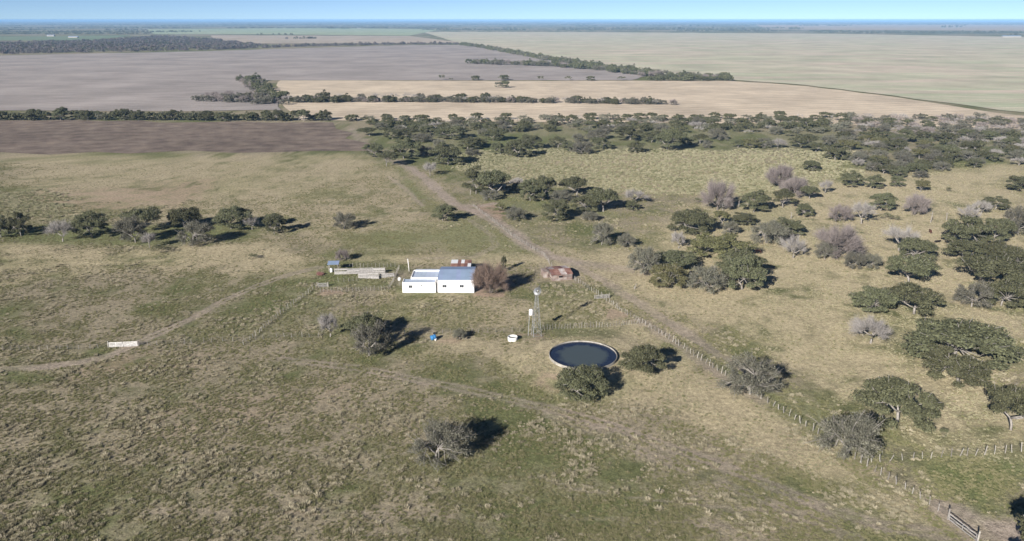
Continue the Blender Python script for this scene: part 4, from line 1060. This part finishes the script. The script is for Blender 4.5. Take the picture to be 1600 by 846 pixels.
# dead trunks
def dead(label, px, py, hpx, lean, seed):
    p = P(px, py); s, dep = scale_at(p); H = hpx/s/math.cos(dep); r = np.random.default_rng(seed)
    t_ = thing('dead_trunk', (p[0], p[1], hz1(p[0],p[1])), label, 'dead tree')
    obj('stem', G().tube([(0,0,-.3),(lean*.4,0,H*.5),(lean,r.normal(0,.1),H)], [.2,.15,.06], 6).mesh('stem', M_BARK), t_)
    for k in range(3): z = H*r.uniform(.5,.9); obj('branch', G().tube([(lean*z/H,0,z),(lean*z/H+r.normal(0,.7),r.normal(0,.6),z+r.uniform(.2,.7))], [.06,.02], 4).mesh('branch', M_BARK), t_)
dead('white dead trunk standing past the pink bare tree', 1154, 324, 11, .1, 1)
dead('short white dead trunk in grass behind a fan limbed grey tree', 1236, 342, 10, -.1, 2)
dead('dead trunk with broken top in the dry clearing near the cattle', 1454, 348, 18, .3, 3)
dead('leaning dead trunk in the dry clearing beside a broken one', 1479, 345, 13, -.4, 4)
dead('pale stump with a side branch in grass below the dark clump', 991, 452, 8, .6, 5)
dead('thin white dead trunk beside the dark clump by the dirt track', 735, 304, 13, .1, 6)

# ================================================================== CATTLE
def cow_mesh(name, material, lying=False):
    me = bpy.data.meshes.new(name); dz = -.62 if lying else 0
    V = [(0,0,1.05),(.45,0,1.08),(.8,0,1.12),(1.05,0,1.3),(1.32,0,1.34),(1.6,0,1.12),(-.45,0,1.06),(-.75,0,1.08)]; E = [(0,1),(1,2),(2,3),(3,4),(4,5),(0,6),(6,7)]; Rd = [.40,.38,.33,.20,.15,.09,.38,.30]
    def add(par, pts, rad):
        pr = par
        for p_, r_ in zip(pts, rad): V.append(p_); Rd.append(r_); E.append((pr, len(V)-1)); pr = len(V)-1
    for s in (-1,1):
        if lying:
            add(2, [(.7,.22*s,.85),(.95,.3*s,.72),(.7,.32*s,.68)], [.14,.08,.06]); add(7, [(-.7,.26*s,.9),(-.3,.36*s,.74),(-.6,.4*s,.68)], [.18,.09,.06])
        else:
            add(2, [(.72,.2*s,.75),(.74,.2*s,.42),(.71,.2*s,.05)], [.14,.075,.06]); add(7, [(-.72,.2*s,.8),(-.84,.2*s,.45),(-.74,.2*s,.05)], [.19,.085,.06])
        add(4, [(1.28,.2*s,1.4)], [.05])
    add(7, [(-1.02,0,1.05),(-1.08,0,.55)], [.04,.035])
    me.from_pydata([(x,y,z+dz) for x,y,z in V], E, []); o = bpy.data.objects.new(name, me); COL.objects.link(o)
    sk = o.modifiers.new('skin', 'SKIN')
    for i, sv in enumerate(me.skin_vertices[0].data): sv.radius = (Rd[i], Rd[i]); sv.use_root = (i == 0)
    ss = o.modifiers.new('sub', 'SUBSURF'); ss.levels = 1; ss.render_levels = 1
    dg = bpy.context.evaluated_depsgraph_get(); m2 = bpy.data.meshes.new_from_object(o.evaluated_get(dg)); bpy.data.objects.remove(o)
    m2.name = name; m2.materials.clear(); m2.materials.append(material)
    m2.polygons.foreach_set('use_smooth', np.ones(len(m2.polygons), bool)); return m2
M_COWB = mat('brown_hide', (.10,.04,.025), .7, var=.3, vscale=2); M_COWK = mat('black_hide', (.014,.012,.012), .6)
cow_b, cow_l = cow_mesh('cow', M_COWB), cow_mesh('cow', M_COWK, True); cow_k = cow_b.copy(); cow_k.materials.clear(); cow_k.materials.append(M_COWB)
for me_, px, py, rz, lab in ((cow_b,1185,396.5,R(185),'brown cow standing side on by the dark tree clump'),(cow_k,1453.5,364.5,R(80),'brown cow seen end on in the dry clearing'),(cow_l,1464,378.5,R(10),'black cow lying at the edge of the right hand thicket')):
    p = P(px, py); c_ = obj('cow', me_, None, (p[0], p[1], hz1(p[0],p[1])), (0,0,rz)); tag(c_, lab, 'cow')

# ================================================================== FAR FARMSTEAD ROOFS
for i, (px, py, wd, lab) in enumerate(((80,57.2,34,'white farm shed among trees on the far left plain'),(115,59.6,40,'long white farm shed at the edge of the far green field'),(1580,59,80,'long white roof on the far right plain by two dark trees'),(561,45.2,36,'white farm building below the far tall trees'))):
    p = P(px, py); f_ = thing('farm_shed', (p[0], p[1], 0), lab, 'shed'); hh = 5 if i != 2 else 6
    obj('wall', G().box(-wd/2,wd/2,-6,6,-.3,hh).mesh('wall', M_CONC), f_)
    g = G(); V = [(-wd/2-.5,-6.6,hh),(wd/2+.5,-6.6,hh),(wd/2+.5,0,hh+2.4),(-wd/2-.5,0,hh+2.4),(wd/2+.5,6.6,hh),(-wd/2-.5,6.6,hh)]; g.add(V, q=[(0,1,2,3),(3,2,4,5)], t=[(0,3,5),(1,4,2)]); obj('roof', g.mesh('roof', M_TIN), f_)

# ================================================================== HAZE
hm = bpy.data.materials.new('haze_air'); hm.use_nodes = True; t = hm.node_tree; t.nodes.remove(t.nodes['Principled BSDF'])
pv = t.nodes.new('ShaderNodeVolumePrincipled'); pv.inputs['Density'].default_value = 6.0e-5; pv.inputs['Color'].default_value = (.34,.62,1.0,1); pv.inputs['Anisotropy'].default_value = -0.15
t.links.new(pv.outputs[0], [n for n in t.nodes if n.type == 'OUTPUT_MATERIAL'][0].inputs['Volume'])
hzb = obj('haze', G().box(-43000,43000,-4000,43000,-1.6,79.0).mesh('haze', hm)); hzb['kind'] = 'stuff'; hzb['label'] = 'thin blue air over the whole plain'; hzb['category'] = 'haze'
